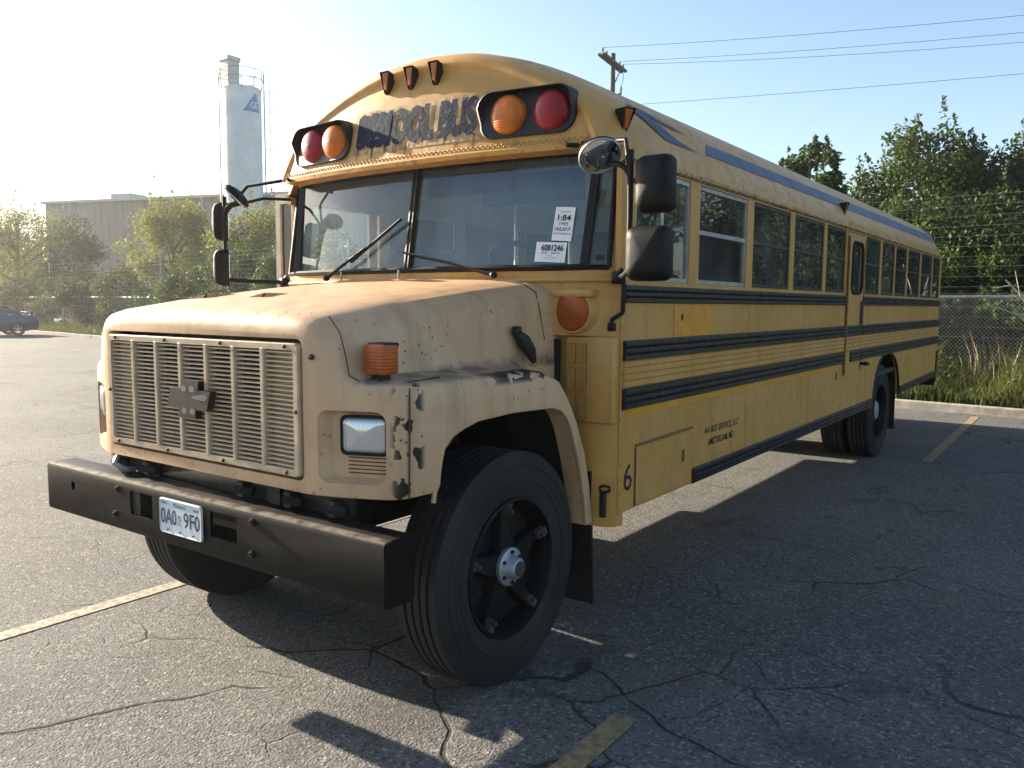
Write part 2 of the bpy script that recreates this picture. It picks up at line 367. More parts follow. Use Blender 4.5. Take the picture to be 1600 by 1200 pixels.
for x0, mt, parts in ((-1.255, 'line_paint', [(-5.2, 10.6)]), (1.66, 'worn_line_paint', [(-5.2, -.66), (6.2, 10.75)]), (4.6, 'worn_line_paint', [(-5.2, 10.3)])):
    for a, b_ in parts: strip([(x0, a), (x0-.03, b_)], .105, .004).build('parking_line', mt, lot)
CR = [([(-.95, -3.1), (-.42, -2.55), (.02, -1.72), (.14, -1.46), (.36, -1.3)], .030), ([(-.42, -2.55), (-.1, -1.95), (.02, -1.72)], .012), ([(1.1, -.30), (1.45, -.42), (1.75, -.66), (2.3, -.78), (3.2, -.95)], .026),
      ([(.95, .72), (1.6, .52), (2.6, .22), (4.2, -.3), (6, -.9)], .020), ([(1.75, -.66), (1.93, -.30), (2.0, .02), (1.85, .2), (2.05, .42)], .022), ([(-1.6, 1.2), (-2.6, .9), (-4.4, 1.15), (-6.5, .6)], .022),
      ([(-2.3, -1.0), (-1.9, -.75), (-2.2, -.2), (-3.0, .3), (-5, .1)], .016), ([(1.3, 2.9), (1.1, 2.3), (.95, 1.8), (.6, 1.4)], .018), ([(1.1, 2.3), (1.6, 2.2), (2.4, 2.5)], .014), ([(3.4, 4.), (5, 3.4), (7, 3.1)], .02),
      ([(-3.4, -.2), (-6, 2.2), (-11, 3.6), (-18, 3.)], .03), ([(-7, 5), (-12, 6.6), (-20, 6.1)], .03), ([(1.9, .02), (2.7, -.15), (3.3, .2)], .010), ([(-.9, -1.7), (-.5, -1.55), (-.3, -1.2)], .010)]
for i, (p, wd) in enumerate(CR): strip(p, wd*(.6 if i in (0, 2) else .36), .002, i, .014).build('crack', 'crack_dark', lot)

# ================================================================== BUS
bus = tag(empty('school_bus'), 'long faded yellow school bus with beige hood and black side rails', 'bus')
def part(name, b, mat, sm=35, parent=None): return b.build(name, mat, parent or bus, sm)
HALF = cat([(0, 3.05), (.3, 3.023), (.6, 2.941), (.85, 2.832), (1.0, 2.74), (1.08, 2.672), (1.14, 2.59), (1.18, 2.51), (1.205, 2.45), (1.215, 2.40), (1.22, 2.345)], 3)
SEC = [(-x, z) for x, z in HALF[::-1]]+HALF[1:]
zz = [p[1] for p in HALF][::-1]; xx = [p[0] for p in HALF][::-1]
def roofX(z): return lerp(z, zz, xx)
def wsb(x): return -.19+.12*(x/1.05)**2           # windscreen foot in plan
def wst(x): return -.10+.10*(x/1.07)**2           # windscreen head in plan
WIN = [(.913, 1.68), (1.796, 2.577), (2.68, 3.476), (3.563, 4.187), (4.95, 5.579), (5.675, 6.304), (6.365, 6.985), (7.066, 7.847), (7.94, 8.737), (8.808, 9.40)]
ZB, ZT, YR = 1.79, 2.345, 9.50
DOOR = (4.263, 4.886)
arch = [(5.50, .636), (5.54, .80), (5.62, .96), (5.75, 1.08), (5.92, 1.145), (6.15, 1.165), (6.40, 1.145), (6.60, 1.08), (6.74, .97), (6.83, .83), (6.88, .65)]
for s in (1, -1):
    b = B(); a0, a1 = sorted((s*1.19, s*1.22))
    y0 = .0 if s > 0 else .78
    b.prism([(y0, .64)]+arch+[(YR, .69), (YR, ZB), (y0, ZB)], 'X', a0, a1)
    op = ([(.10, .78)] if s > 0 else [])+WIN[:4]+[DOOR if s > 0 else (4.27, 4.86)]+WIN[4:]
    ed = [-.02 if s > 0 else .8]+[q for o_ in op for q in o_]+[YR]
    for i in range(0, len(ed), 2):
        if ed[i+1]-ed[i] > .01: b.box(a0, a1, ed[i], ed[i+1], ZB+.0005, ZT)
    b.box(a0, a1, -.02, YR, ZT+.0005, 2.36)
    part('body_wall', b, 'yellow_paint')
# roof shell
rings = [[(x, y, z) for x, z in SEC] for y in (.35, 1.5, 3, 4.5, 6, 7.5, 9.1)]
for y, k in ((9.30, .985), (9.43, .95), (9.50, .89), (9.52, .80)): rings.append([(x*(1-(1-k)*.35), y, 2.345+(z-2.345)*k) for x, z in SEC])
rb = B().loft(rings, cap=False, closed=False)
part('roof', rb, 'yellow_paint', 50)
lin = [[(x*.975, y, z-.03) for x, z in SEC] for y in (.1, 3, 6, 9.46)]
part('ceiling', B().loft(lin, cap=False, closed=False), 'interior_grey', 50)
b = B(); b.prism([(-1.19, .69), (1.19, .69), (1.22, 2.34)]+[(x*.93, 2.345+(z-2.345)*.80) for x, z in SEC[::-1]][1:-1]+[(-1.22, 2.34)], 'Y', 9.47, 9.515); part('tail_wall', b, 'yellow_paint')
part('bumper', B().rbox(-1.2, 1.2, 9.52, 9.68, .55, .80, .015), 'bumper_paint')
part('corner_guard', B().box(1.195, 1.235, 9.44, 9.54, .62, 1.05), 'navy_rail')
part('floor', B().box(-1.185, 1.185, .02, 9.46, .93, .98), 'floor_rubber')
for s in (1, -1): part('wall_liner', B().box(s*1.165 if s > 0 else -1.175, 1.175 if s > 0 else -1.165, .8, 9.46, 1.19, 1.77), 'interior_grey')

# ---- front cap
ZL = 2.43
S2 = [(x, z) for x, z in SEC if z >= ZL-.03]; S2 = [(-roofX(ZL), ZL)]+[p for p in S2 if p[1] > ZL+.004]+[(roofX(ZL), ZL)]
def bow(x): return .10*(abs(x)/1.1)**2.4
def capface(x, z): return -.205+(z-ZL)*.20+bow(x)
spec = [(1, 1, .36, 0), (1, .998, .22, .1), (.995, .985, .10, .3), (.987, .965, .02, .6), (.976, .935, -.04, .8), (.962, .90, -.085, 1), (.948, .865, -.108, 1), (.935, .835, -.114, 1), (.922, .80, -.108, 1), (.91, .77, -.098, 1)]
rings = []
for sx, sz, y, wgt in spec:
    ring = []
    for x, z in S2:
        X, Z = x*sx, ZL+(z-ZL)*sz
        low = 1-min(1, (Z-ZL)/.45); yy = y+wgt*(bow(X)*.8-.085*low); ring.append((X, yy, Z))
    rings.append(ring)
last = rings[-1]
for k in (.96, .90, .84, .72, .58, .44, .30, .15, .06, 0):
    f = lerp(k, [.84, 1.], [1, 0])
    rings.append([(p[0]*(1-.004*(1-k)), (p[1]*(1-f)+f*(capface(p[0], ZL+(p[2]-ZL)*k))) if k > .0 else capface(p[0], ZL)-.012, ZL+(p[2]-ZL)*k) for p in last])
nf = rings[-1]
rings.append([(p[0], p[1]+.004, ZL-.022) for p in nf])
rings.append([(p[0]*.99, wst(max(-1.1, min(1.1, p[0])))+.02, ZL-.03) for p in nf])
part('roof_cap', B().loft(rings, cap=False, closed=False), 'yellow_paint', 40)
# cap flanks down to the window line
for s in (1, -1):
    b = B(); v = [(s*1.165, -.03, 1.84), (s*1.22, .0, 1.84), (s*1.22, .12, 1.84), (s*1.165, .12, 1.84)]; t = [(s*1.15, .06, 2.43), (s*1.216, .09, 2.43), (s*1.216, .16, 2.43), (s*1.15, .16, 2.43)]
    b.loft([v, t]); part('corner_post', b, 'yellow_paint')
    b = B(); b.loft([[(s*1.2, -.0, 2.36), (s*1.22, .0, 2.36), (s*1.22, .36, 2.36), (s*1.2, .36, 2.36)], [(s*1.19, .03, 2.44), (s*1.207, .03, 2.44), (s*1.207, .36, 2.44), (s*1.19, .36, 2.44)]]); part('cap_flank', b, 'yellow_paint')
b = B()
for i in range(74):
    x = -1.09+i*2.18/73
    for dz in (.018, .03): 
        xx_ = x+(.015 if dz > .02 else 0); b.sphere((xx_, capface(xx_, ZL+dz)-.004, ZL+dz), .0055, 6, 3)
part('rivet_row', b, 'yellow_paint', 60)
# lettering on the cap
def capmap(x0, z0, off): return lambda u, v: (x0+u, capface(x0+u, z0+v)-off, z0+v)
b = B(); n = 14
dirt = [[(x, capface(x, z)-.002, z) for z in (2.50, 2.56, 2.62, 2.68, 2.745)] for x in np.linspace(-.44, .50, n)]
simple('scraped_paint', (.40, .26, .12), .7, var=.5, sc=16)
part('scraped_patch', B().loft(dirt, cap=False, closed=False), 'scraped_paint')
sl = text('SCHOOL BUS', .862, .205, capmap(-.405, 2.528, .006), 'letter_paint', bus, 'sign_lettering', .075)
b = B(); r = random.Random(3)
for k, ch in enumerate('SCHOOL_BUS'):                       # brushed-over blotches and runs of paint
    if ch == '_': continue
    b = B(); x = -.36+k*.0885
    if k in (0, 1, 2):
        for q in range(2):
            xc = x+(-.019+.038*q); w_ = .021+r.random()*.006; z0, z1 = 2.53+r.random()*.01, 2.725+r.random()*.01
            b.add([(xc-w_, capface(xc, z0+.02)-.008, z0+.02), (xc, capface(xc, z0)-.008, z0), (xc+w_, capface(xc, z0+.02)-.008, z0+.02), (xc+w_, capface(xc, z1-.02)-.008, z1-.02), (xc, capface(xc, z1)-.008, z1), (xc-w_, capface(xc, z1-.02)-.008, z1-.02)], [(0, 1, 2, 3, 4, 5)])
    for q in range(2):
        xc = x+r.uniform(-.03, .03); z1 = 2.535; z0 = z1-r.uniform(.025, .07); rb_ = B().add([(xc-.0022, capface(xc, z0)-.005, z0), (xc+.0022, capface(xc, z0)-.005, z0), (xc+.003, capface(xc, z1)-.005, z1), (xc-.003, capface(xc, z1)-.005, z1)], [(0, 1, 2, 3)]); part('paint_run', rb_, 'letter_paint', None)
    if b.v: part('paint_blotch', b, 'letter_paint', None)
# warning lamp pods
def pod(s):
    x0, x1 = (.50, 1.0) if s > 0 else (-.99, -.465); zc = 2.605
    b = B(); xm = (x0+x1)/2
    out = rrect(x0, x1, 2.495, 2.715, .075, 4)
    def ring(k, off, up=0): return [(xm+(x-xm)*k, capface(x, z)-off-(up if z > 2.62 else 0), zc+(z-zc)*k) for x, z in out]
    b.loft([ring(1.04, -.02), ring(1.04, .018, .045), ring(1.0, .020, .048), ring(.975, .013, .0)], cap=False)
    bk = ring(.975, .013); b.add(bk, [list(range(len(bk)))])
    p = part('warning_lamp_pod', b, 'black_paint', 40)
    for i, xc in enumerate((.648, .882) if s > 0 else (-.588, -.80)):
        y = capface(xc, 2.6)
        bl = B(); bl.lathe([(.03, .098), (-.014, .1), (-.028, .096), (-.042, .083), (-.053, .062), (-.059, .034), (-.061, .001)], (xc, y, zc-.005), 'Y', 28)
        part('lens', bl, 'amber_lens' if i == 0 else 'red_lens', 60, p)
pod(1); pod(-1)
# clearance lamps on the brow
def marker(loc, rot, label=None):
    e = part('marker_lamp', B().add([(-.014, .03, -.06), (.014, .03, -.06), (.036, .03, .05), (-.036, .03, .05), (-.012, -.005, -.06), (.012, -.005, -.06), (.034, -.055, .045), (-.034, -.055, .045)], [(0, 1, 5, 4), (0, 4, 7, 3), (1, 2, 6, 5), (3, 7, 6, 2)]), 'dark_steel', None)
    bl = B(); bl.loft([[(-.010, .02, -.05), (.010, .02, -.05), (.026, .02, .05), (-.026, .02, .05)], [(-.008, -.018, -.042), (.008, -.018, -.042), (.022, -.044, .042), (-.022, -.044, .042)]])
    part('lens', bl, 'amber_lens', None, e); e.location = loc; e.rotation_euler = rot; return e
for x in (-.205, -.025, .15): marker((x, -.115+bow(x), 2.885), (R_(-18), 0, 0))
marker((1.165, .09, 2.565), (0, R_(0), R_(62))); marker((-1.165, .09, 2.50), (0, 0, R_(-62)))
marker((1.175, 4.2, 2.535), (R_(-10), 0, R_(90)))
# ---- windscreen
def pane(name, xs, mat, off=0., z0=1.855, z1=2.405, parent=None):
    lo = [(x, wsb(x)+off, z0) for x in xs]; hi = [(x, wst(x)+off, z1) for x in xs]; lo2 = [(x, wsb(x)+off+.006, z0) for x in xs]; hi2 = [(x, wst(x)+off+.006, z1) for x in xs]
    b = B(); n = len(xs); b.add(lo+hi, [(i, i+1, n+i+1, n+i) for i in range(n-1)]); b.add(lo2+hi2, [(i, n+i, n+i+1, i+1) for i in range(n-1)])
    return part(name, b, mat, 60, parent)
wf = B()
def band(pts, r): wf.tube(pts, r, 6)
xs = list(np.linspace(-1.05, 1.05, 15)); 
band([(x, wsb(x)-.004, 1.85) for x in xs], .017); band([(x, wst(x)-.004, 2.41) for x in xs], .018)
def wpt(x, t): return (x, wsb(x)*(1-t)+wst(x)*t-.006, 1.85+.56*t)
for x in (-.012, .012): wf.tube([wpt(x, 0), wpt(x, 1)], .013, 6)
for s in (1, -1):
    A, Bt = Vector((s*1.05, wsb(1.05), 1.85)), Vector((s*1.075, wst(1.07)+.01, 2.41)); C, D = Vector((s*1.165, -.035, 1.85)), Vector((s*1.155, .045, 2.41))
    wf.loft([[A+Vector((-.022, -.014, 0)), A+Vector((.022, -.010, 0)), A+Vector((.022, .03, 0)), A+Vector((-.022, .03, 0))], [Bt+Vector((-.02, -.014, 0)), Bt+Vector((.022, -.010, 0)), Bt+Vector((.022, .03, 0)), Bt+Vector((-.02, .03, 0))]])
    wf.tube([A, C], .014, 6); wf.tube([C, D], .014, 6); wf.tube([Bt, D], .014, 6)
frame = part('windscreen_frame', wf, 'trim_black', 50)
pane('windscreen_pane', list(np.linspace(-1.05, -.015, 8)), 'windshield_glass', .006, parent=frame); pane('windscreen_pane', list(np.linspace(.015, 1.05, 8)), 'windshield_glass', .006, parent=frame)
for s in (1, -1): B().add([(s*1.07, -.062, 1.86), (s*1.155, -.03, 1.86), (s*1.148, .045, 2.40), (s*1.085, .012, 2.40)], [(0, 1, 2, 3)]).build('corner_pane', 'windshield_glass', frame)
B().add([(1.10, -.056, 1.885), (1.14, -.041, 1.885), (1.139, -.037, 1.91), (1.10, -.052, 1.91)], [(0, 1, 2, 3)]).build('green_sticker', 'leaf_green', frame)
# sale stickers
def wsmap(x0, z0, off, rot=0.):
    def fn(u, v):
        a, c_ = u*math.cos(rot)-v*math.sin(rot), u*math.sin(rot)+v*math.cos(rot)
        x, z = x0+a, z0+c_; t = (z-1.85)/.56; return (x, wsb(x)*(1-t)+wst(x)*t-off, z)
    return fn
def card(x0, z0, w_, h_, rot, lines):
    fn = wsmap(x0, z0, .004, rot); n = 5
    v = [fn(w_*i/n, 0) for i in range(n+1)]+[fn(w_*i/n, h_) for i in range(n+1)]
    c_ = part('price_sticker', B().add(v, [(i, i+1, n+2+i, n+1+i) for i in range(n)]), 'paper', None)
    for body, u, v_, ww, hh, bo in lines:
        g = wsmap(x0+u*math.cos(rot)-v_*math.sin(rot), z0+v_*math.cos(rot)+u*math.sin(rot), .0065, rot); text(body, ww, hh, g, 'ink', c_, 'lettering', bo)
card(.872, 1.985, .102, .165, R_(-4), [('1:84', .018, .098, .068, .030, .02), ('1995', .028, .075, .048, .016, 0), ('162,017', .010, .047, .082, .020, .01), ('SALE 08/9/18', .030, .138, .05, .007, 0), ('6081246000139', .008, .032, .088, .007, 0)])
card(.790, 1.882, .160, .098, R_(-3), [('6081246', .030, .055, .115, .032, .025), ('DLR', .035, .040, .028, .011, 0), ('000682', .085, .041, .045, .008, 0), ('NOTES', .065, .028, .028, .005, 0), ('READ ALL NOTES', .05, .018, .07, .005, 0)])
# wipers
def wiper(p0, p1, p2, p3):
    b = B(); b.tube([p0, p1], [.011, .006], 6); b.tube([p2, p3], .007, 6); b.sphere(p0, .02, 8, 5); c_ = part('wiper', b, 'trim_black', 50)
    b = B(); b.tube([Vector(p2)+Vector((0, .012, 0)), Vector(p3)+Vector((0, .012, 0))], .005, 4); part('blade', b, 'rubber', None, c_)
    return c_
def wp_(x, z, off=.035): t = (z-1.85)/.56; return (x, wsb(x)*(1-t)+wst(x)*t-off, z)
wiper(wp_(-.64, 1.815, .05), wp_(-.32, 1.985), wp_(-.44, 1.905), wp_(-.06, 2.13)); wiper(wp_(.60, 1.815, .05), wp_(.22, 1.905), wp_(.32, 1.885), wp_(-.01, 1.945))
for x in (-.5, -.02): part('washer_nozzle', B().tube([(x, wsb(x)-.05, 1.80), (x, wsb(x)-.05, 1.85)], .006, 6), 'hub_silver')

# ---- cowl
CW = [(-1.22, .02), (-1.215, -.02), (-1.165, -.055), (-1.05, -.10)]+[(x, -.215+.12*(x/1.05)**2) for x in np.linspace(-.9, .9, 9)]+[(1.05, -.10), (1.165, -.055), (1.215, -.02), (1.22, .02)]
b = B(); b.prism([(x*.9965, y+.02) for x, y in CW]+[(1.2157, .10), (-1.2157, .10)], 'Z', 1.52, 1.838); part('cowl_top', b, 'yellow_paint', 40)
b = B(); b.prism([(x*.9965, max(y, -.07)+.015) for x, y in CW]+[(1.2157, .06), (-1.2157, .06)], 'Z', .575, 1.519); part('cowl', b, 'yellow_paint', 40)
b = B(); b.tube([(x, y+.012, 1.79) for x, y in CW[1:-1]], .012, 6); part('cowl_bead', b, 'yellow_paint', 60)
for s in (1, -1):
    # louvred box and round turn signal beside the hood
    x0, x1 = sorted((s*.955, s*1.225)); b = B().rbox(x0, x1, -.085, -.03, 1.095, 1.515, .015); vb = part('vent_box', b, 'yellow_paint', 40)
    xa, xb = sorted((s*.965, s*1.095)); b = B(); fx = B()
    zs = [1.115, 1.245, 1.375, 1.495]
    for i in range(3):
        for j in range(2):
            u0 = xa+.012+j*.060; fx.box(u0, u0+.042, -.0915, -.086, zs[i]+.008, zs[i+1]-.012)
            for k in range(4): b.box(u0+.004+k*.010, u0+.010+k*.010, -.096, -.0915, zs[i]+.010, zs[i+1]-.014)
    part('louvre_slot', fx, 'vent_dark', None, vb); part('louvre', b, 'yellow_paint', None, vb)
    xc = s*1.0; b = B(); b.lathe([(.02, .125), (-.035, .118), (-.05, .108), (-.05, .100), (-.02, .10)], (xc, -.055, 1.64), 'Y', 32)
    b.rbox(xc-.118, xc+.118, -.115, -.03, 1.705, 1.745, .012); ts = part('turn_signal', b, 'yellow_paint', 40)
    part('lens', B().lathe([(.0, .103), (-.03, .103), (-.045, .097), (-.056, .07), (-.060, .03), (-.061, .001)], (xc, -.055, 1.64), 'Y', 32), 'orange_lens', 60, ts)
# ---- hood: one tilting shell with wings
zfY = [-1.6, -.56, -.45, -.348, -.28, -.215, -.14, -.09, -.065]; zfZ = [1.382, 1.384, 1.372, 1.334, 1.26, 1.159, 1.0, .82, .62]
def sweep(x, y): a = max(0, abs(x)-.70)/.36; return .135*a**1.35*lerp(y, [-1.5, -1.40, -1.15], [1, .8, 0])
ztY = [-1.5, -1.42, -1.1, -.55, -.13]; ztZ = [1.640, 1.650, 1.70, 1.765, 1.805]
wY = [-1.5, -1.1, -.6, -.13]; wX = [.815, .835, .855, .885]
def hprof(Y):
    ins = lerp(Y, [-1.505, -1.499, -1.488, -1.465, -1.425], [.060, .040, .020, .006, 0])
    zt = lerp(Y, ztY, ztZ)-ins*1.15; wd = lerp(Y, wY, wX)-ins*.7; zf = lerp(Y, zfY, zfZ)-ins*.55; fx = lerp(Y, [-1.5, -1.3, -1.0, -.5, -.06], [1.060, 1.065, 1.075, 1.095, 1.11])-ins*.85
    zb = lerp(Y, [-1.5, -.8, -.7, -.1], [.950, .945, .60, .590])
    if zf-zb < .04: zf = zb+.04
    wl = wd+.030; h = zt-zf; dd = min(1, (zf-zb)/.2)
    hp = [(0, zt), (.3*wd, zt-.001), (.6*wd, zt-.006), (.80*wd, zt-.015), (.91*wd, zt-.033), (.97*wd, zt-.06), (wd+.004, zt-.105), (wd+.016, zt-.40*h-.02), (wl-.008, zf+.07), (wl, zf+.04), (wl+.018, zf+.016), (wl+.05, zf+.006),
          (fx-.075, zf+.0), (fx-.035, zf-.006*dd), (fx-.012, zf-.020*dd), (fx, zf-.045*dd), (fx+.004, zf-.12*dd), (fx+.004, zb+.03*dd), (fx-.006, zb)]
    return [(-x, Y, z) for x, z in hp[::-1]]+[(x, Y, z) for x, z in hp[1:]]
st = [-1.505, -1.499, -1.488, -1.465, -1.425, -1.35, -1.25, -1.1, -.95, -.8, -.7, -.62, -.56, -.5, -.46, -.42, -.385, -.348, -.315, -.28, -.245, -.215, -.175, -.14, -.115, -.09, -.075, -.065]
hb = B().loft([hprof(y) for y in st])
ARCH = [(-1.198, .909), (-1.175, 1.03), (-1.143, 1.115), (-1.09, 1.16), (-1.033, 1.182), (-.938, 1.205), (-.706, 1.216), (-.423, 1.209), (-.35, 1.19), (-.294, 1.150), (-.25, 1.08), (-.20, .96), (-.155, .82), (-.125, .70), (-.11, .595)]
def wheelcut(s):
    P = [(-1.20, .3)]+ARCH+[(-.105, .3)]
    a0, a1 = sorted((s*.68, s*1.4)); return B().prism(P, 'X', a0, a1).mesh()
cuts = [wheelcut(1), wheelcut(-1), B().box(-.72, .72, -1.44, 0., .3, 1.57).mesh(), B().prism(rrect(-.685, .685, .995, 1.535, .03), 'Y', -1.7, -1.42).mesh()]
for s in (1, -1):
    x0, x1 = sorted((s*.752, s*1.008))
    o = rrect(x0, x1, 1.002, 1.275, .042); i_ = rrect(x0+.02, x1-.02, 1.02, 1.262, .034)
    cuts.append(B().loft([[(x, -1.6, z) for x, z in o], [(x, -1.497, z) for x, z in o], [(x, -1.455, z) for x, z in i_]]).mesh())
HB = hb.mesh(); hm = boolean(HB, cuts); hm.materials.clear()
bb = bmesh.new(); bb.from_mesh(hm)
for xc in (.70, .76, .82, .88, .94, 1.0):
    for s in (1, -1): bmesh.ops.bisect_plane(bb, geom=bb.verts[:]+bb.edges[:]+bb.faces[:], plane_co=(s*xc, 0, 0), plane_no=(1, 0, 0))
for v in bb.verts: v.co.y += sweep(v.co.x, v.co.y)
bb.to_mesh(hm); bb.free(); hood = link('hood', hm, 'hood_paint', bus, 32); hm.materials.append(M['dark_steel'])
for p in hm.polygons:
    c = p.center
    if abs(c.x) < 1.03 and -1.36 < c.y < -.12 and (c.z < 1.222 or abs(c.x) < .725) and not (p.normal.z > .4 and c.z > 1.3) and not (abs(p.normal.x) > .5 and c.z > 1.25 and abs(c.x) > .75): p.material_index = 1
for s in (1, -1): part('wing_lip', B().tube([(s*(lerp(y, [-1.2, -1.0, -.5, -.06], [1.067, 1.075, 1.095, 1.11])-.004), y, z) for y, z in ARCH], .010, 6), 'hood_paint', 60, hood)
# wing seam, hood seams
for s in (1, -1):
    part('wing_seam', B().tube([(s*1.065, -1.335, .952), (s*1.069, -1.335, 1.25), (s*1.064, -1.33, 1.325), (s*1.05, -1.315, 1.358), (s*1.02, -1.29, 1.378), (s*1.01, -1.1, 1.385)], .0035, 5), 'seam_rust', None, hood)
    part('hood_seam', B().tube([(s*.79, -1.465, 1.622), (s*.832, -1.45, 1.56), (s*.848, -1.44, 1.48), (s*.858, -1.432, 1.405), (s*.90, -1.41, 1.379)], .0025, 5), 'seam_rust', None, hood)
    part('hood_seam', B().tube([(s*.62, -.225, 1.789), (s*.78, -.225, 1.778), (s*.87, -.225, 1.73), (s*.90, -.225, 1.62), (s*.925, -.225, 1.50)], .0025, 5), 'seam_rust', None, hood)
    b = B(); b.tube([(s*.905, -.44, 1.545), (s*.925, -.40, 1.50), (s*.935, -.36, 1.45), (s*.94, -.335, 1.40)], [.016, .034, .030, .014], 8); b.rbox(*sorted((s*.895, s*.93)), -.46, -.42, 1.53, 1.57, .008); part('hood_latch', b, 'rubber', 50, hood)
    # wing indicator
    b = B().rbox(*sorted((s*.878, s*.982)), -1.385, -1.295, 1.405, 1.520, .013); it = part('wing_indicator', b, 'orange_lens', 40)
    part('base', B().box(*sorted((s*.905, s*.955)), -1.365, -1.315, 1.372, 1.412), 'dark_steel', None, it)
    part('cap', B().rbox(*sorted((s*.884, s*.976)), -1.365, -1.288, 1.508, 1.525, .006), 'dark_steel', 40, it)
    # headlamp
    x0, x1 = sorted((s*.835, s*1.000)); b = B(); o = rrect(x0-.007, x1+.007, 1.108, 1.258, .022); i_ = rrect(x0+.002, x1-.002, 1.117, 1.249, .018)
    b.loft([[(x, y+sweep(x, -1.47), z) for x, z in q_] for y, q_ in ((-1.43, o), (-1.484, o), (-1.484, i_), (-1.462, i_))], cap=False); hl = part('headlamp', b, 'trim_black', 40)
    rg = []
    for y, k in ((-1.445, 1.), (-1.476, 1.), (-1.487, .93), (-1.493, .7), (-1.495, .05)): rg.append([((x0+x1)/2+(x-(x0+x1)/2)*k, y+sweep((x0+x1)/2+(x-(x0+x1)/2)*k, -1.47), 1.183+(z-1.183)*k) for x, z in i_])
    part('lens', B().loft(rg), 'lamp_glass', 60, hl)
    for k in range(5):
        z = 1.036+k*.0145; xs_ = np.linspace(x0+.005, x1-.012, 5); b = B().loft([[(x, -1.457+sweep(x, -1.45), z), (x, -1.457+sweep(x, -1.45), z+.004), (x, -1.44+sweep(x, -1.45), z+.004), (x, -1.44+sweep(x, -1.45), z)] for x in xs_]); part('louvre', b, 'seam_rust', None, hl)
for x in (-.69, -.25):
    z0 = lerp(-1.15, ztY, ztZ)-.012; b = B(); b.add([(x, -1.15, z0-.01), (x+.20, -1.15, z0-.01), (x+.235, -1.13, z0+.030)], [(0, 1, 2)]); b.build('scoop_mouth', 'crack_dark', hood)
    b = B(); b.add([(x-.01, -1.149, z0-.012), (x+.24, -1.129, z0+.034), (x+.25, -.80, z0+.03), (x+.04, -.80, z0+.03), (x+.245, -1.14, z0-.01)], [(0, 1, 2, 3), (1, 4, 2)]); b.build('hood_scoop', 'hood_paint', hood)
part('nose_bolt', B().sphere((.735, -1.505, 1.47), .012, 8, 5), 'rusty_clamp', 60, hood)
# ---- grille
gf = B(); O = rrect(-.672, .672, 1.008, 1.518, .022); I = rrect(-.645, .645, 1.036, 1.492, .012)
gf.loft([[(x, -1.46, z) for x, z in O], [(x, -1.512, z) for x, z in O], [(x, -1.518, z) for x, z in rrect(-.668, .668, 1.012, 1.514, .02)], [(x, -1.518, z) for x, z in I], [(x, -1.46, z) for x, z in I]], cap=False)
simple('grille_plastic', (.50, .38, .25), .5, var=.15, sc=12)
gr = part('grille', gf, 'grille_plastic', 30)
edges = [-.645+1.29*k/7 for k in range(8)]
bar = B().rbox(-.012, .012, -1.520, -1.470, 1.030, 1.498, .004, 1).mesh('bar'); bar.materials.append(M['grille_plastic'])
for x in edges[1:-1]: o = link('bar', bar, None, gr); o.location.x = x
NS = 25
sl_ = B().add([(-.645, -1.508, -.003), (.645, -1.508, -.003), (.645, -1.488, -.001), (-.645, -1.488, -.001), (-.645, -1.508, .0028), (.645, -1.508, .0028), (.645, -1.488, .0048), (-.645, -1.488, .0048)], [(0, 1, 2, 3), (4, 7, 6, 5), (0, 4, 5, 1), (3, 2, 6, 7), (0, 3, 7, 4), (1, 5, 6, 2)]).mesh('slat'); sl_.materials.append(M['grille_plastic'])
for k in range(NS): o = link('slat', sl_, None, gr); o.location.z = 1.046+k*(1.482-1.046)/(NS-1)
for x0, x1 in ((edges[0], edges[1]), (edges[6], edges[7])): part('blank_panel', B().box(x0, x1, -1.474, -1.466, 1.036, 1.492), 'grille_plastic', None, gr)
scw = B().sphere((0, -1.519, 0), .009, 8, 4).mesh('screw'); scw.materials.append(M['rusty_clamp'])
for x, z in [(x, z) for x in (-.6, -.2, .2, .6) for z in (1.022, 1.505)]+[(-.659, 1.26), (.659, 1.26)]: o = link('screw', scw, None, gr); o.location = (x, 0, z)
bt = [(-.170, -.046), (-.074, -.046), (-.082, -.090), (.050, -.090), (.058, -.046), (.140, -.046), (.170, .046), (.074, .046), (.082, .090), (-.050, .090), (-.058, .046), (-.140, .046)]
bt = [(x*.92, z*.9+1.262) for x, z in bt]
eb = B(); eb.prism(bt, 'Y', -1.542, -1.512); em = part('emblem', eb, 'black_paint', None, gr)
# flaked bare spots on the emblem
b = B()
for cx, cz, a, c_ in ((-.028, .05, .022, .014), (.028, .05, .022, .014), (-.028, -.055, .02, .014), (.03, -.055, .022, .014)):
    b.add([(cx+a*math.cos(t)*.9, -1.5435, 1.262+cz*.9+c_*math.sin(t)) for t in np.linspace(0, 2*math.pi, 13)[:-1]], [list(range(12))])
b.add([(.03, -1.5435, 1.268), (.12, -1.5435, 1.262), (.14, -1.5435, 1.278), (.12, -1.5435, 1.290), (.03, -1.5435, 1.278)], [(0, 1, 2, 3, 4)])
part('flaked_spot', b, 'flaked_grey', None, gr)
part('radiator', B().box(-.66, .66, -1.40, -1.33, .80, 1.54), 'dark_steel', None)
part('firewall', B().box(-.93, .93, -.10, -.085, .60, 1.50), 'dark_steel', None)
part('engine', B().rbox(-.36, .36, -1.30, -.15, .62, 1.40, .05), 'dark_steel', None)
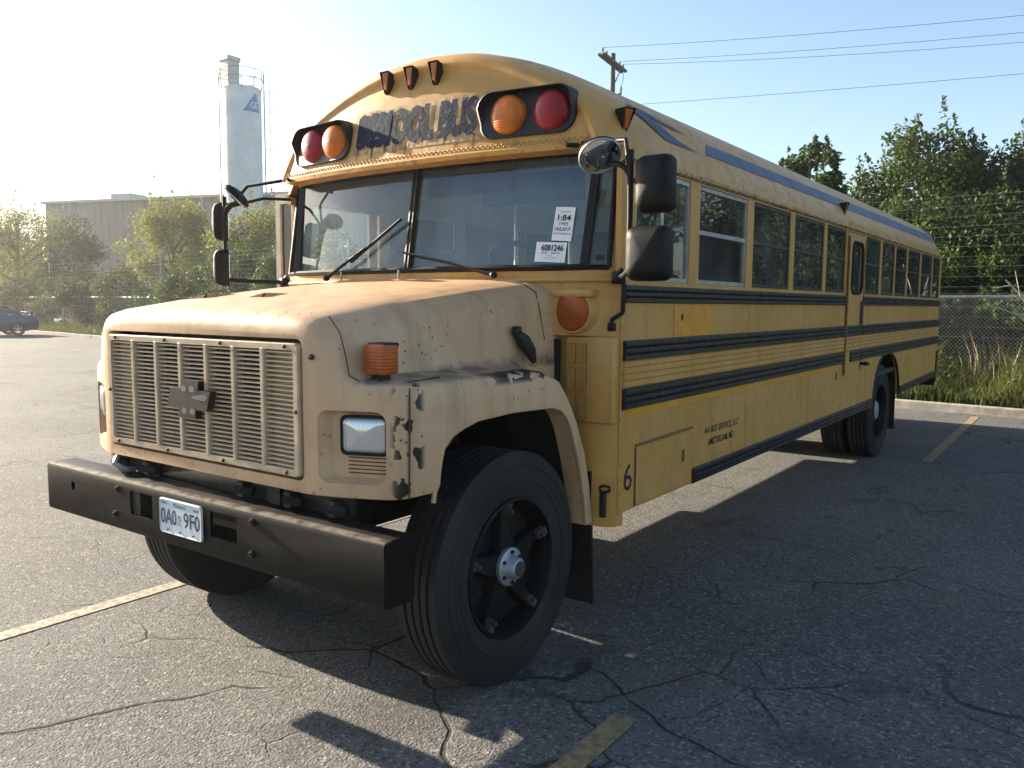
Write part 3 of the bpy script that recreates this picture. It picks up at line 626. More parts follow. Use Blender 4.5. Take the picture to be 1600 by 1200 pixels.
# ---- bumper
XB = 1.176; ZB0, ZB1, YB = .622, .862, -1.582
rg = []
prof = [(-1.44, .848), (-1.44, .862), (-1.562, .862), (-1.576, .857), (-1.582, .845), (-1.582, .640), (-1.576, .628), (-1.562, .622), (-1.44, .622), (-1.44, .634), (-1.555, .634), (-1.568, .645), (-1.568, .838), (-1.555, .848)]
bm_ = B().loft([[(x, y, z) for y, z in prof] for x in (-XB, XB)]).mesh()
ct = [B().prism(rrect(a, b_, .714, .822, .012), 'Y', -1.7, -1.5).mesh() for a, b_ in ((-.412, -.232), (.192, .376))]+[B().prism([(.0+.018*math.cos(t)-.922, .773+.022*math.sin(t)) for t in np.linspace(0, 2*math.pi, 13)[:-1]], 'Y', -1.7, -1.5).mesh()]
bm_ = boolean(bm_, ct); bm_.materials.clear(); bp = link('bumper', bm_, 'bumper_paint', bus, 30)
for s in (1, -1): part('end_plate', B().rbox(*sorted((s*1.164, s*1.178)), -1.574, -1.43, .626, .858, .004, 1), 'bumper_paint', None, bp)
bo = B().lathe([(0, .016), (-.008, .016), (-.008, .010), (-.016, .010), (-.016, .001)], (0, 0, 0), 'Y', 6).mesh('bolt'); bo.materials.append(M['dark_steel'])
for x, z in ((-.51, .817), (-.536, .696), (.468, .821), (.463, .692)): o = link('bolt', bo, None, bp); o.location = (x, YB, z)
for s in (1, -1): part('bumper_bracket', B().box(s*.40-.05, s*.40+.05, -1.57, -1.2, .66, .82), 'dark_steel', None)
b = B().rbox(-.85, .85, -1.43, -1.39, .86, .94, .01)
for x in (-.7, -.45, .25, .55, .8): b.tube([(x, -1.50, .905), (x+.06, -1.46, .895)], .018, 6); b.box(x-.02, x+.02, -1.48, -1.40, .87, .93)
part('hood_hinge', b, 'dark_steel')
part('tow_hook', B().tube([(-.66, -1.50, .93), (-.63, -1.53, .91), (-.60, -1.5, .88), (-.62, -1.44, .87)], .016, 6), 'worn_aluminium', 60)
# plate
pl = part('license_plate', B().prism(rrect(-.1545, .1505, .682, .833, .016), 'Y', -1.594, -1.588), 'plate_white', None)
part('rim', B().tube([(x, -1.595, z) for x, z in rrect(-.151, .147, .6855, .8295, .014)]+[(.147, -1.595, .8155)], .0025, 5), 'plate_white', None, pl)
def ym(x0, z0, y): return lambda u, v: (x0+u, y, z0+v)
text('0A0', .115, .067, ym(-.143, .723, -1.5955), 'plate_ink', pl, bold=.012); text('9F0', .115, .067, ym(.024, .723, -1.5955), 'plate_ink', pl, bold=.012)
text('Missouri', .085, .018, ym(-.048, .803, -1.5955), 'plate_ink', pl); text('DEC', .040, .012, ym(-.135, .808, -1.5955), 'ink', pl, bold=.02); text('BUS', .036, .011, ym(.095, .803, -1.5955), 'ink', pl, bold=.02)
text('ES', .018, .022, ym(-.014, .748, -1.5955), 'plate_ink', pl); text('KC', .018, .018, ym(-.014, .726, -1.5955), 'plate_ink', pl)
b = B()
for x in (-.095, -.005, .09): b.sphere((x, -1.5955, .700), .005, 8, 4)
part('plate_screw', b, 'ink', None, pl)

# ---- side details (driver side x=+1.22, repeated on the far side)
def railprof(z0, z1, n, X=1.22, d=.018):
    p = [(X, z0)]; h = (z1-z0)/n
    for k in range(n): a = z0+k*h; p += [(X+d*.35, a+.0005), (X+d, a+h*.22), (X+d, a+h*.78), (X+d*.35, a+h-.0005)]
    return p+[(X, z1), (X-.004, z1), (X-.004, z0)]
def rail(name, y0, y1, z0, z1, n, mat, dz=0., s=1, d=.018):
    P = railprof(z0, z1, n, d=d); b = B().loft([[(s*x, y, z+(dz if y == y1 else 0)) for x, z in P] for y in (y0, y1)]); return part(name, b, mat, None)
DY0, DY1 = 4.245, 4.875
for s in (1, -1):
    f0 = .02 if s > 0 else .8
    segs = [(f0, DY0-.006), (DY1+.006, YR-.01)]
    for y0, y1 in segs:
        rail('rub_rail', y0+(.0 if y0 < 1 else 0), y1, 1.680, 1.768, 3, 'navy_rail', s=s)
        rail('rub_rail', y0, y1, 1.397, 1.497, 3, 'navy_rail', s=s); rail('body_rail', y0, y1, 1.262, 1.395, 4, 'yellow_paint', s=s, d=.012); rail('rub_rail', y0, y1, 1.155, 1.260, 3, 'navy_rail', s=s)
    rail('skirt_rail', .90, 5.46, .636, .728, 3, 'navy_rail', s=s); rail('skirt_rail', 6.92, 9.42, .655, .745, 3, 'navy_rail', .03, s=s)
    part('fresh_band', B().box(*sorted((s*1.2195, s*1.2225)), f0+.05, 4.1, 1.118, 1.154), 'fresh_yellow', None)
# rear arch lip
part('arch_lip', B().tube([(1.222, y, z) for y, z in arch], .012, 6), 'black_paint', 60)
b = B().loft([[(1.19, y, z+.01) for y, z in arch], [(.5, y, z+.01) for y, z in arch]], cap=False, closed=False); part('wheel_well', b, 'dark_steel', None)
# emergency door
ed = B(); ed.prism([(DY0, 1.035), (DY1, 1.035), (DY1, 2.335), (DY0, 2.335)], 'X', 1.19, 1.226)
dm = boolean(ed.mesh(), [B().prism(rrect(4.40, 4.80, 1.79, 2.262, .09, 5), 'X', 1.0, 1.4).mesh()]); dm.materials.clear(); edo = link('emergency_door', dm, 'yellow_paint', bus)
part('door_pane', B().prism(rrect(4.39, 4.81, 1.78, 2.272, .09, 5), 'X', 1.204, 1.208), 'window_glass', None, edo)
q = rrect(4.40, 4.80, 1.79, 2.262, .09, 5); part('door_gasket', B().tube([(1.227, y, z) for y, z in q+[q[0]]], .013, 6), 'trim_black', 60, edo)
for z0, z1, n, mt in ((1.397, 1.497, 3, 'navy_rail'), (1.262, 1.395, 4, 'yellow_paint'), (1.155, 1.260, 3, 'navy_rail')):
    P = railprof(z0, z1, n, 1.227, .014); B().loft([[(x, y, z) for x, z in P] for y in (DY0+.02 if z0 > 1.2 else DY0+.22, DY1-.03)]).build('door_rail', mt, edo)
part('hinge', B().tube([(1.234, DY0+.004, 1.05), (1.234, DY0+.004, 2.30)], .011, 6), 'vent_dark', 60, edo)
part('seal', B().box(1.222, 1.230, DY1-.004, DY1+.004, 1.05, 2.3), 'trim_black', None, edo)
b = B().rbox(1.226, 1.245, 4.79, 4.85, 1.50, 1.72, .006, 1); part('handle_plate', b, 'rusty_clamp', None, edo)
part('pull_handle', B().tube([(1.222, 4.90, 1.125), (1.27, 4.90, 1.115), (1.28, 4.99, 1.115), (1.24, 5.02, 1.12)], .016, 6), 'trim_black', 50)
part('latch_plate', B().box(1.221, 1.228, 4.02, 4.05, 1.02, 1.09), 'vent_dark', None)
part('door_sign_panel', B().box(1.214, 1.2205, 4.30, 4.86, 2.375, 2.43), 'yellow_paint', None)
# drip rail over the windows, with a dip at each post
for s in (1, -1):
    for y0, y1 in ([(.06, .82)] if s > 0 else [])+WIN[:4]+[DOOR]+WIN[4:]:
        b = B().loft([[(s*1.215, y, 2.395), (s*1.243, y, 2.378), (s*1.243, y, 2.366), (s*1.215, y, 2.352)] for y in (y0-.04, y1+.035)]); part('drip_rail', b, 'scraped_paint' if s > 0 else 'yellow_paint', None)
# side windows
def window(y0, y1, s, mat='worn_aluminium', mid=2.085, slide=False):
    b = B(); xa, xb = sorted((s*1.196, s*1.213)); w_ = .016
    b.box(xa, xb, y0, y0+w_, ZB+.002, ZT-.002); b.box(xa, xb, y1-w_, y1, ZB+.002, ZT-.002); b.box(xa, xb, y0+w_, y1-w_, ZB+.002, ZB+.026); b.box(xa, xb, y0+w_, y1-w_, ZT-.024, ZT-.002)
    if slide: b.box(xa, xb, (y0+y1)/2-.015, (y0+y1)/2+.015, ZB+.026, ZT-.024)
    else: b.box(xa, xb, y0+w_, y1-w_, mid-.012, mid+.012)
    o = part('side_window', b, mat, None)
    sp = [(y0+w_, (y0+y1)/2-.015, ZB+.026, ZT-.024), ((y0+y1)/2+.015, y1-w_, ZB+.026, ZT-.024)] if slide else [(y0+w_, y1-w_, mid+.012, ZT-.024), (y0+w_, y1-w_, ZB+.026, mid-.012)]
    for i, (a, c_, z0, z1) in enumerate(sp):
        xg = s*(1.206 if i == 0 else 1.201); part('pane', B().box(*sorted((xg, xg-s*.004)), a, c_, z0, z1), 'window_glass', None, o)
simple('window_black', (.02, .021, .02), .5)
window(.10, .78, 1, 'alloy', slide=True)
for i, (a, c_) in enumerate(WIN): window(a, c_, 1, 'worn_aluminium' if i in (0,) else 'window_black'); window(a, c_, -1, 'window_black')
window(4.27, 4.86, -1, 'window_black')
# battery box door, patch, lettering, number
b = B().rbox(1.215, 1.227, .175, .86, .650, .955, .004, 1); bx_ = part('battery_door', b, 'yellow_paint', None)
part('hinge', B().tube([(1.228, .165, .962), (1.228, .87, .972)], .006, 6), 'vent_dark', 60, bx_); part('edge', B().box(1.221, 1.229, .168, .174, .65, .95), 'vent_dark', None, bx_)
part('latch', B().box(1.225, 1.234, .725, .80, .79, .865), 'yellow_paint', None, bx_); part('latch_slot', B().box(1.226, 1.2355, .728, .752, .795, .86), 'ink', None, bx_)
pp = part('patch_panel', B().box(1.2205, 1.2235, .60, 1.17, 1.500, 1.672), 'fresh_yellow', None)
part('hole', B().add([(1.2245, .70+.018*math.cos(t), 1.605+.022*math.sin(t)) for t in np.linspace(0, 2*math.pi, 13)[:-1]], [list(range(12))]), 'ink', None, pp)
def sm(y0, z0): return lambda u, v: (1.2225, y0+u, z0+v)
text('AA BUS SERVICE, LLC', .56, .050, sm(1.07, .897), 'ink', bus, 'side_lettering', .004); text('AMSTERDAM, MO.', .44, .050, sm(1.125, .822), 'ink', bus, 'side_lettering', .004)
text('6', .085, .135, sm(.055, .743), 'ink', bus, 'number', .0)
b = B()
for y in (0.012, .9, 2.2, 3.2): 
    for k in range(14): b.sphere((1.221, y, .66+k*.034 if y > .1 else .66+k*.075), .004, 6, 3)
part('rivet_row', b, 'vent_dark', None)
for y in (1.75, 3.0, 5.15, 7.35, 8.5):
    for z0, z1 in ((.735 if y < 5.4 or y > 6.9 else 1.17, 1.115), (1.50, 1.675)):
        if z1-z0 < .05: continue
        part('panel_lap', B().box(1.2195, 1.2220, y, y+.035, z0, z1), 'yellow_paint', None)
        b = B()
        for z in np.arange(z0+.02, z1-.01, .035): b.sphere((1.2225, y+.018, z), .004, 6, 3)
        part('rivet_row', b, 'vent_dark', None)
for z0 in (.745, 1.11, 1.507, 1.668):
    b = B()
    for y in np.arange(.95 if z0 < 1.2 else .1, 4.2, .085): b.add([(1.2212, y-.003, z0-.003), (1.2212, y+.003, z0-.003), (1.2212, y+.003, z0+.003), (1.2212, y-.003, z0+.003), (1.2235, y, z0)], [(0, 1, 4), (1, 2, 4), (2, 3, 4), (3, 0, 4)])
    part('rivet_row', b, 'vent_dark', None)
# roof stripe and torn decal follow the roof curve
def rdec(pts, off=.004):
    return [(roofX(z)+off*.8, y, z+off*.5) for y, z in pts]
n = 40; up = []; lo = []
for i in range(n+1):
    t = i/n; y = 1.10+t*(9.12-1.10); z0 = lerp(y, [1.1, 4, 9.2], [2.545, 2.548, 2.55]); z1 = lerp(y, [1.1, 4, 9.2], [2.625, 2.635, 2.66]); lo.append((y, z0)); up.append((y+(.11 if i == 0 else 0), z1))
rg = [rdec([(l[0]*(1-k)+u[0]*k, l[1]*(1-k)+u[1]*k) for k in (0, .33, .66, 1)]) for l, u in zip(lo, up)]
part('roof_stripe', B().loft(rg, cap=False, closed=False), 'roof_stripe', 60)
for rows in ([(2.693, .30, .345), (2.675, .27, .40), (2.655, .26, .46), (2.635, .33, .52), (2.61, .38, .60), (2.585, .43, .655), (2.565, .47, .72), (2.55, .51, .84), (2.535, .56, 1.0)], [(2.69, .40, .45), (2.675, .40, .56), (2.66, .44, .68), (2.645, .58, .80), (2.632, .74, .92)]):
    part('roof_decal', B().loft([rdec([(a+(b_-a)*k, z) for k in (0, .5, 1)], .006) for z, a, b_ in rows], cap=False, closed=False), 'decal_blue', None)
# ---- wheels
def tyre(R0=.517, W=.25, rim=.30, grooves=4):
    h = W/2; p = [(-h*.80, rim), (-h*.92, rim+.03), (-h, rim+.10), (-h*.985, R0-.075), (-h*.95, R0-.045), (-h*.90, R0-.025), (-h*.86, R0-.008)]
    tw = h*.82; g = []
    xs = np.linspace(-tw, tw, grooves*2+1+grooves*0)
    k = np.linspace(-tw, tw, grooves+2)[1:-1]; q = [(-tw, R0)]
    for c_ in k: q += [(c_-.007, R0), (c_-.005, R0-.014), (c_+.005, R0-.014), (c_+.007, R0)]
    q += [(tw, R0)]
    side = [(-a, r_) for a, r_ in p[::-1]]
    return p, q, side
def wheel(name, loc, s, front):
    o = empty(name, loc); o.parent = bus
    p, q, sd = tyre(); b = B()
    b.lathe(p+q+sd, (0, 0, 0), 'X', 72)
    t = part('tyre', b, 'tyre_rubber', 28, o)
    b = B()
    for x, r_ in ((.1235, .415), (.1245, .385), (.122, .455)): b.lathe([(s*x, r_-.003), (s*(x+.004), r_), (s*x, r_+.003)], (0, 0, 0), 'X', 72)
    part('sidewall_ring', b, 'tyre_rubber', 60, o)
    b = B(); rp = [(.105, .315), (.118, .312), (.120, .300), (.105, .292), (.05, .282), (-.09, .270), (-.10, .31)]
    b.lathe([(s*a, r_) for a, r_ in rp], (0, 0, 0), 'X', 56); part('rim', b, 'black_wheel', 40, o)
    b = B(); cl = B()
    if front:
        hp = [(.075, .275), (.085, .23), (.08, .205), (.085, .13), (.075, .09), (.075, .001)]
        b.lathe([(s*(a-.05), r_) for a, r_ in hp], (0, 0, 0), 'X', 40)
        for k in range(5):
            t_ = 2*math.pi*(k+.3)/5; c_, s_ = math.cos(t_), math.sin(t_)
            def P(a, r_, w_): return (s*a, r_*c_-w_*s_, r_*s_+w_*c_)
            b.loft([[P(.0, .06, -.075), P(.0, .06, .075), P(.085, .06, .055), P(.085, .06, -.055)], [P(.01, .17, -.05), P(.01, .17, .05), P(.075, .17, .034), P(.075, .17, -.034)], [P(.02, .272, -.036), P(.02, .272, .036), P(.075, .272, .026), P(.075, .272, -.026)]])
            cl.loft([[P(.076, .238, -.020), P(.076, .238, .020), P(.096, .238, .016), P(.096, .238, -.016)], [P(.08, .292, -.022), P(.08, .292, .022), P(.112, .292, .018), P(.112, .292, -.018)]])
            cl.tube([P(.09, .255, 0), P(.122, .255, 0)], .011, 6); part('rim_clamp', cl, 'rusty_clamp', 40, o); cl = B()
        part('spider', b, 'black_wheel', 30, o)
        b = B().lathe([(s*a, r_) for a, r_ in [(.08, .086), (.10, .086), (.104, .080), (.106, .055), (.112, .050), (.140, .047), (.147, .041), (.149, .033)]], (0, 0, 0), 'X', 28)
        h = part('hub', b, 'hub_silver', 35, o)
        part('hub_cap', B().lathe([(s*a, r_) for a, r_ in [(.13, .036), (.156, .034), (.160, .026), (.160, .001)]], (0, 0, 0), 'X', 20), 'rusty_clamp', 40, o)
        for k in range(6): t_ = 2*math.pi*(k+.5)/6; part('hub_bolt', B().lathe([(s*.104, .009), (s*.114, .009), (s*.114, .001)], (0, .068*math.cos(t_), .068*math.sin(t_)), 'X', 6), 'dark_steel', None, o)
    else:
        b.lathe([(s*a, r_) for a, r_ in [(-.02, .27), (-.05, .2), (-.045, .14), (.02, .11), (.07, .10), (.075, .001)]], (0, 0, 0), 'X', 36); part('disc', b, 'black_wheel', 40, o)
        b = B().lathe([(s*a, r_) for a, r_ in [(.0, .12), (.06, .115), (.085, .09), (.09, .001)]], (0, 0, 0), 'X', 24); part('hub', b, 'hub_silver', 40, o)
        for k in range(5):
            t_ = 2*math.pi*k/5; c_, s_ = math.cos(t_), math.sin(t_)
            part('rim_clamp', B().tube([(s*-.02, .20*c_, .20*s_), (s*.03, .285*c_, .285*s_)], .022, 6), 'hub_silver', 40, o)
    return o
FY, RY, WZ = -.652, 6.28, .510
for s in (1, -1):
    wf_ = wheel('wheel', (s*.940, FY, WZ), s, True)
    wheel('wheel', (s*1.035, RY, WZ), s, False)
    wi = wheel('wheel', (s*.745, RY, WZ), -s, False)
    part('mud_flap', B().loft([[(s*.72, -.07, .85), (s*1.10, -.07, .85), (s*1.10, -.055, .85), (s*.72, -.055, .85)], [(s*.74, .03, .14), (s*1.07, .03, .14), (s*1.07, .045, .14), (s*.74, .045, .14)]]), 'flag_rubber', None)
    part('mud_flap', B().loft([[(s*.62, 6.96, .85), (s*1.17, 6.96, .85), (s*1.17, 6.975, .85), (s*.62, 6.975, .85)], [(s*.62, 6.99, .22), (s*1.17, 6.99, .22), (s*1.17, 7.005, .22), (s*.62, 7.005, .22)]]), 'flag_rubber', None)
# running gear
for s in (1, -1): part('chassis_rail', B().box(s*.43-.04, s*.43+.04, -1.45, 9.5, .66, .93), 'dark_steel', None)
part('axle', B().tube([(-.86, FY, .50), (-.6, FY, .44), (.6, FY, .44), (.86, FY, .50)], .055, 10), 'dark_steel', 50)
b = B().tube([(-.9, RY, .51), (.9, RY, .51)], .075, 12); b.sphere((0, RY, .51), .2, 14, 8); part('axle', b, 'dark_steel', 50)
part('drive_shaft', B().tube([(0, .6, .66), (0, 3.4, .6), (0, 6.1, .52)], .05, 10), 'dark_steel', 50)
part('fuel_tank', B().rbox(-1.12, -.55, 1.2, 2.6, .52, .92, .06), 'dark_steel', 40)
part('muffler', B().tube([(-.75, 3.1, .72), (-.75, 4.3, .72)], .12, 14), 'rusty_clamp', 50)
for y in (1.0, 2.3, 3.6, 5.0, 7.2, 8.4): part('cross_member', B().box(-1.15, 1.15, y, y+.06, .84, .925), 'dark_steel', None)
part('step_well_block', B().rbox(-1.20, -.70, .02, 1.45, .36, .64, .02), 'dark_steel', 40)  # unseen step box, lengthened and lowered to block sun passing under the bus
part('door_leaf', B().box(-1.215, -1.195, .03, .78, .645, 1.30).box(-1.215, -1.195, .03, .10, 1.30, 2.30).box(-1.215, -1.195, .70, .78, 1.30, 2.30), 'yellow_paint', None)
for s in (1, -1): part('well_wall', B().box(s*.5-.01, s*.5+.01, 5.45, 6.95, .55, 1.18), 'dark_steel', None)
b = B().loft([[(-1.19, y, z+.01) for y, z in arch], [(-.5, y, z+.01) for y, z in arch]], cap=False, closed=False); part('wheel_well', b, 'dark_steel', None)
for s in (1, -1): part('leaf_spring', B().tube([(s*.43, -1.2, .60), (s*.43, FY, .53), (s*.43, -.1, .62)], .035, 6), 'dark_steel', 50)
# hood prop latch on the cowl flank
part('hood_hold_down', B().tube([(1.150, -.062, .775), (1.172, -.066, .79), (1.205, -.06, .785), (1.205, -.06, .765), (1.17, -.066, .755), (1.150, -.062, .765)], .007, 6).rbox(1.155, 1.185, -.075, -.05, .63, .76, .005, 1), 'dark_steel', None)
# ---- mirrors
def mirrors(s):
    Y = -.33; xp = s*1.425
    b = B(); b.tube(cat([(s*1.30, Y+.02, 2.285), (s*1.37, Y, 2.275), (s*1.415, Y, 2.235), (xp, Y, 2.17), (xp, Y, 1.86), (s*1.40, Y+.03, 1.81), (s*1.225, -.04, 1.80)], 3), .013, 8)
    b.tube([(xp, Y, 2.22), (s*1.34, -.22, 2.40), (s*1.08, -.16, 2.42)], .011, 8); b.tube([(xp, Y, 2.33), (xp, Y, 2.16)], .014, 8)
    b.tube([(s*1.12, -.02, 2.425), (s*1.0, -.17, 2.42)], .012, 6); b.tube([(xp, Y, 2.26), (s*1.30, -.13, 2.33), (s*1.19, .0, 2.33)], .010, 6)
    b.tube(cat([(s*1.222, -.02, 1.84), (s*1.245, -.035, 1.78), (s*1.245, -.035, 1.66), (s*1.24, -.035, 1.63), (s*1.20, -.055, 1.60), (s*1.195, -.055, 1.56)], 2), [.012]*11, 6)
    b.rbox(*sorted((s*1.19, s*1.25)), -.06, -.02, 1.77, 1.83, .006, 1); b.rbox(*sorted((s*1.18, s*1.215)), -.07, -.04, 1.545, 1.585, .004, 1)
    for z in (2.20, 1.885): b.tube([(xp, Y, z), (s*1.47, Y+.0, z)], .010, 6)
    br = part('mirror_bracket', b, 'trim_black', 50)
    for x0, x1, z0, z1, tw in ((1.458, 1.618, 2.062, 2.300, 0), (1.418, 1.612, 1.775, 2.005, .012)):
        q = rrect(x0, x1, z0, z1, .035, 4); xm, zm = (x0+x1)/2, (z0+z1)/2
        th = 0 if s > 0 else R_(-36)
        def rg(k, y):
            out = []
            for x, z in q:
                px, py = s*(xm+(x-xm)*k)-s*1.47, y; out.append((s*1.47+px*math.cos(th)-py*math.sin(th), Y+px*math.sin(th)+py*math.cos(th), zm+(z-zm)*k))
            return out
        mo = part('mirror', B().loft([rg(1.0, .045), rg(1.02, .03), rg(1.0, -.005), rg(.90, -.035), rg(.6, -.05), rg(.1, -.054)]), 'trim_black', 50)
        part('mirror_glass', B().loft([rg(.94, .0455), rg(.94, .0475)]), 'mirror_glass', None, mo)
    # round convex mirror
    c_ = Vector((s*1.285, Y-.02, 2.315)); nrm = Vector((s*.536, -.484, -.77)).normalized(); a = nrm.orthogonal().normalized(); e_ = nrm.cross(a)
    def rr(r_, d_): return [c_+nrm*d_+r_*(math.cos(t)*a+math.sin(t)*e_) for t in np.linspace(0, 2*math.pi, 33)[:-1]]
    cm = part('convex_mirror', B().loft([rr(.092, 0), rr(.094, -.012), rr(.072, -.033), rr(.03, -.045)]), 'trim_black', 50)
    part('mirror_glass', B().loft([rr(.088, .001), rr(.072, .009), rr(.048, .015), rr(.016, .018)]), 'mirror_glass', 60, cm); part('rim', B().tube(rr(.091, .002)+rr(.091, .002)[:1], .005, 6), 'alloy', 60, cm)
    part('mirror_arm', B().tube([c_-nrm*.045, (s*1.30, Y+.02, 2.29)], .010, 6), 'trim_black', None, cm)
mirrors(1); mirrors(-1)
# open entrance door leaf on the far side
b = B(); xa, xb = -1.435, -1.235
b.box(xa, xa+.045, .07, .11, .78, 2.385); b.box(xb-.04, xb, .07, .11, .78, 2.385)
for z0, z1 in ((.78, .86), (1.42, 1.50), (2.32, 2.385)): b.box(xa+.045, xb-.04, .07, .11, z0, z1)
simple('door_frame_grey', (.40, .38, .33), .5)
dl = part('entrance_door', b, 'door_frame_grey', None)
for z0, z1 in ((.86, 1.42), (1.50, 2.32)): part('pane', B().box(xa+.045, xb-.04, .087, .091, z0, z1), 'window_glass', None, dl)
part('header', B().box(-1.22, -1.19, .0, .8, 2.30, 2.36), 'yellow_paint', None)
# ---- inside
sm_ = B().rbox(-.46, .46, -.04, .06, .38, 1.0, .03).rbox(-.46, .46, -.44, -.0, .34, .46, .03); 
for x in (-.38, .38): sm_.tube([(x, -.2, .0), (x, -.2, .36)], .015, 6)
sme = sm_.mesh('seat'); sme.materials.append(M['seat_vinyl']); sme.polygons.foreach_set('use_smooth', [True]*len(sme.polygons)); sme.set_sharp_from_angle(angle=R_(40))
for k in range(11):
    for s in (1, -1):
        if s > 0 and k == 4: continue
        o = link('seat', sme, None, bus); o.location = (s*.69, 1.95+k*.68, .98)
b = B().rbox(.32, .82, .95, 1.07, 1.35, 2.12, .05).rbox(.32, .82, .52, 1.0, 1.32, 1.46, .04); b.box(.5, .64, .65, .85, .98, 1.33); part('driver_seat', b, 'seat_vinyl', 40)
part('dashboard', B().rbox(-.9, 1.15, .105, .36, 1.15, 1.82, .05), 'floor_rubber', 40)
b = B(); c_ = Vector((.42, .36, 1.88)); nrm = Vector((0, .55, .83)).normalized(); a = Vector((1, 0, 0)); e_ = nrm.cross(a)
b.tube([c_+.225*(math.cos(t)*a+math.sin(t)*e_) for t in np.linspace(0, 2*math.pi, 33)], .016, 8); b.tube([c_-a*.22, c_+a*.22], .014, 6); b.tube([c_, c_-nrm*.35], .03, 8); part('steering_wheel', b, 'trim_black', 60)
for x in (.22, -.22): part('stanchion', B().tube([(x, 1.15, .98), (x, 1.15, 2.98)], .018, 8), 'alloy', 60)
part('barrier', B().rbox(-1.1, -.25, 1.12, 1.17, 1.1, 1.85, .02), 'seat_vinyl', None)
part('inside_mirror', B().rbox(-.05, .55, .02, .06, 2.26, 2.38, .02), 'trim_black', 40)
part('sun_visor', B().rbox(.3, .95, .08, .1, 2.2, 2.36, .008), 'decal_blue', 40)
# ================================================================== BACKGROUND
KA = math.atan(KS)
def along(x, off): return (x-off*math.sin(KA), kerbY(x)+off*math.cos(KA))      # a point beside the kerb line
def leafmesh(name, C, size, rng, up=.25, asp=.5):
    """one small folded blade per centre"""
    n = len(C); d = rng.normal(size=(n, 3)); d[:, 2] -= up; d /= np.linalg.norm(d, axis=1)[:, None]
    e = np.cross(d, rng.normal(size=(n, 3))); e /= np.linalg.norm(e, axis=1)[:, None]
    s = (size*rng.uniform(.6, 1.35, n))[:, None]
    V = np.empty((n, 4, 3)); V[:, 0] = C-d*s*.5; V[:, 1] = C+e*s*asp*.5; V[:, 2] = C+d*s*.5; V[:, 3] = C-e*s*asp*.5
    me = bpy.data.meshes.new(name); me.vertices.add(n*4); me.vertices.foreach_set('co', V.reshape(-1)); me.loops.add(n*4); me.polygons.add(n)
    me.loops.foreach_set('vertex_index', np.arange(n*4, dtype=np.int32)); me.polygons.foreach_set('loop_start', np.arange(0, n*4, 4, dtype=np.int32)); me.polygons.foreach_set('loop_total', np.full(n, 4, dtype=np.int32)); me.update(calc_edges=True); return me
def tree(name, x, y, h, rx, label, mat, n, leaf, seed, base=.25, ry=None, nclump=46, group=None, stems=1, cat_='tree'):
    rng = np.random.default_rng(seed); r = random.Random(seed); ry = ry or rx*.8
    o = tag(empty(name, (x, y, .02)), label, cat_, group)
    zc = h*(base+1)/2; rz = h*(1-base)/2
    K = rng.normal(size=(nclump, 3)); K /= np.linalg.norm(K, axis=1)[:, None]; K *= rng.uniform(.35, 1., nclump)[:, None]**.6
    cs = K*np.array([rx, ry, rz])*.86+np.array([0, 0, zc]); cs[:, :2] *= (1-.30*np.clip((cs[:, 2]-zc)/rz, -1, 1))[:, None]
    cr_ = rng.uniform(.16, .34, nclump)*rx
    w_ = cr_**2; idx = rng.choice(nclump, n, p=w_/w_.sum())
    off = rng.normal(size=(n, 3)); off /= np.linalg.norm(off, axis=1)[:, None]; off *= (rng.uniform(0, 1, n)**.45)[:, None]
    C = cs[idx]+off*cr_[idx][:, None]*np.array([1, 1, .8])
    # stray shoots at the top give a ragged outline
    ns = n//12; top = cs[np.argsort(cs[:, 2])[-nclump//2:]]; k = rng.integers(0, len(top), ns); t = rng.uniform(0, 1, ns); di = rng.normal(size=(len(top), 3))*.25+np.array([0, 0, 1])
    C2 = top[k]+di[k]*(t*rx*.36)[:, None]+rng.normal(size=(ns, 3))*.05*rx*(1.1-t)[:, None]
    C = np.vstack([C, C2]); C = C[C[:, 2] > .1]
    tr = B()
    for q in range(stems):
        bx0 = r.uniform(-.25, .25)*rx*(stems > 1); by0 = r.uniform(-.2, .2)*rx*(stems > 1); R0 = max(.03, h*.022/math.sqrt(stems))
        tp = (bx0*2+r.uniform(-.1, .1)*rx, by0, h*.82); mid_ = (bx0*1.4+r.uniform(-.1, .1), by0*1.2, h*.4)
        tr.tube(cat([(bx0, by0, -.1), mid_, tp], 4), [R0*(1.15-.95*i/8) for i in range(9)], 7)
        for kk in rng.choice(nclump, 9 if stems == 1 else 4, replace=False):
            c_ = cs[kk]; z0 = max(.15*h, min(c_[2]*.7, h*.6)); f = z0/(h*.82)
            tr.tube([(bx0+(tp[0]-bx0)*f, by0+(tp[1]-by0)*f, z0), ((c_[0]+bx0)/2, (c_[1]+by0)/2, (z0+c_[2])/2+.1), tuple(c_)], [R0*.5, R0*.32, R0*.1], 5)
    tr.build('trunk', 'bark', o, 60); link('crown', leafmesh('crown', C, leaf, rng), mat, o); return o
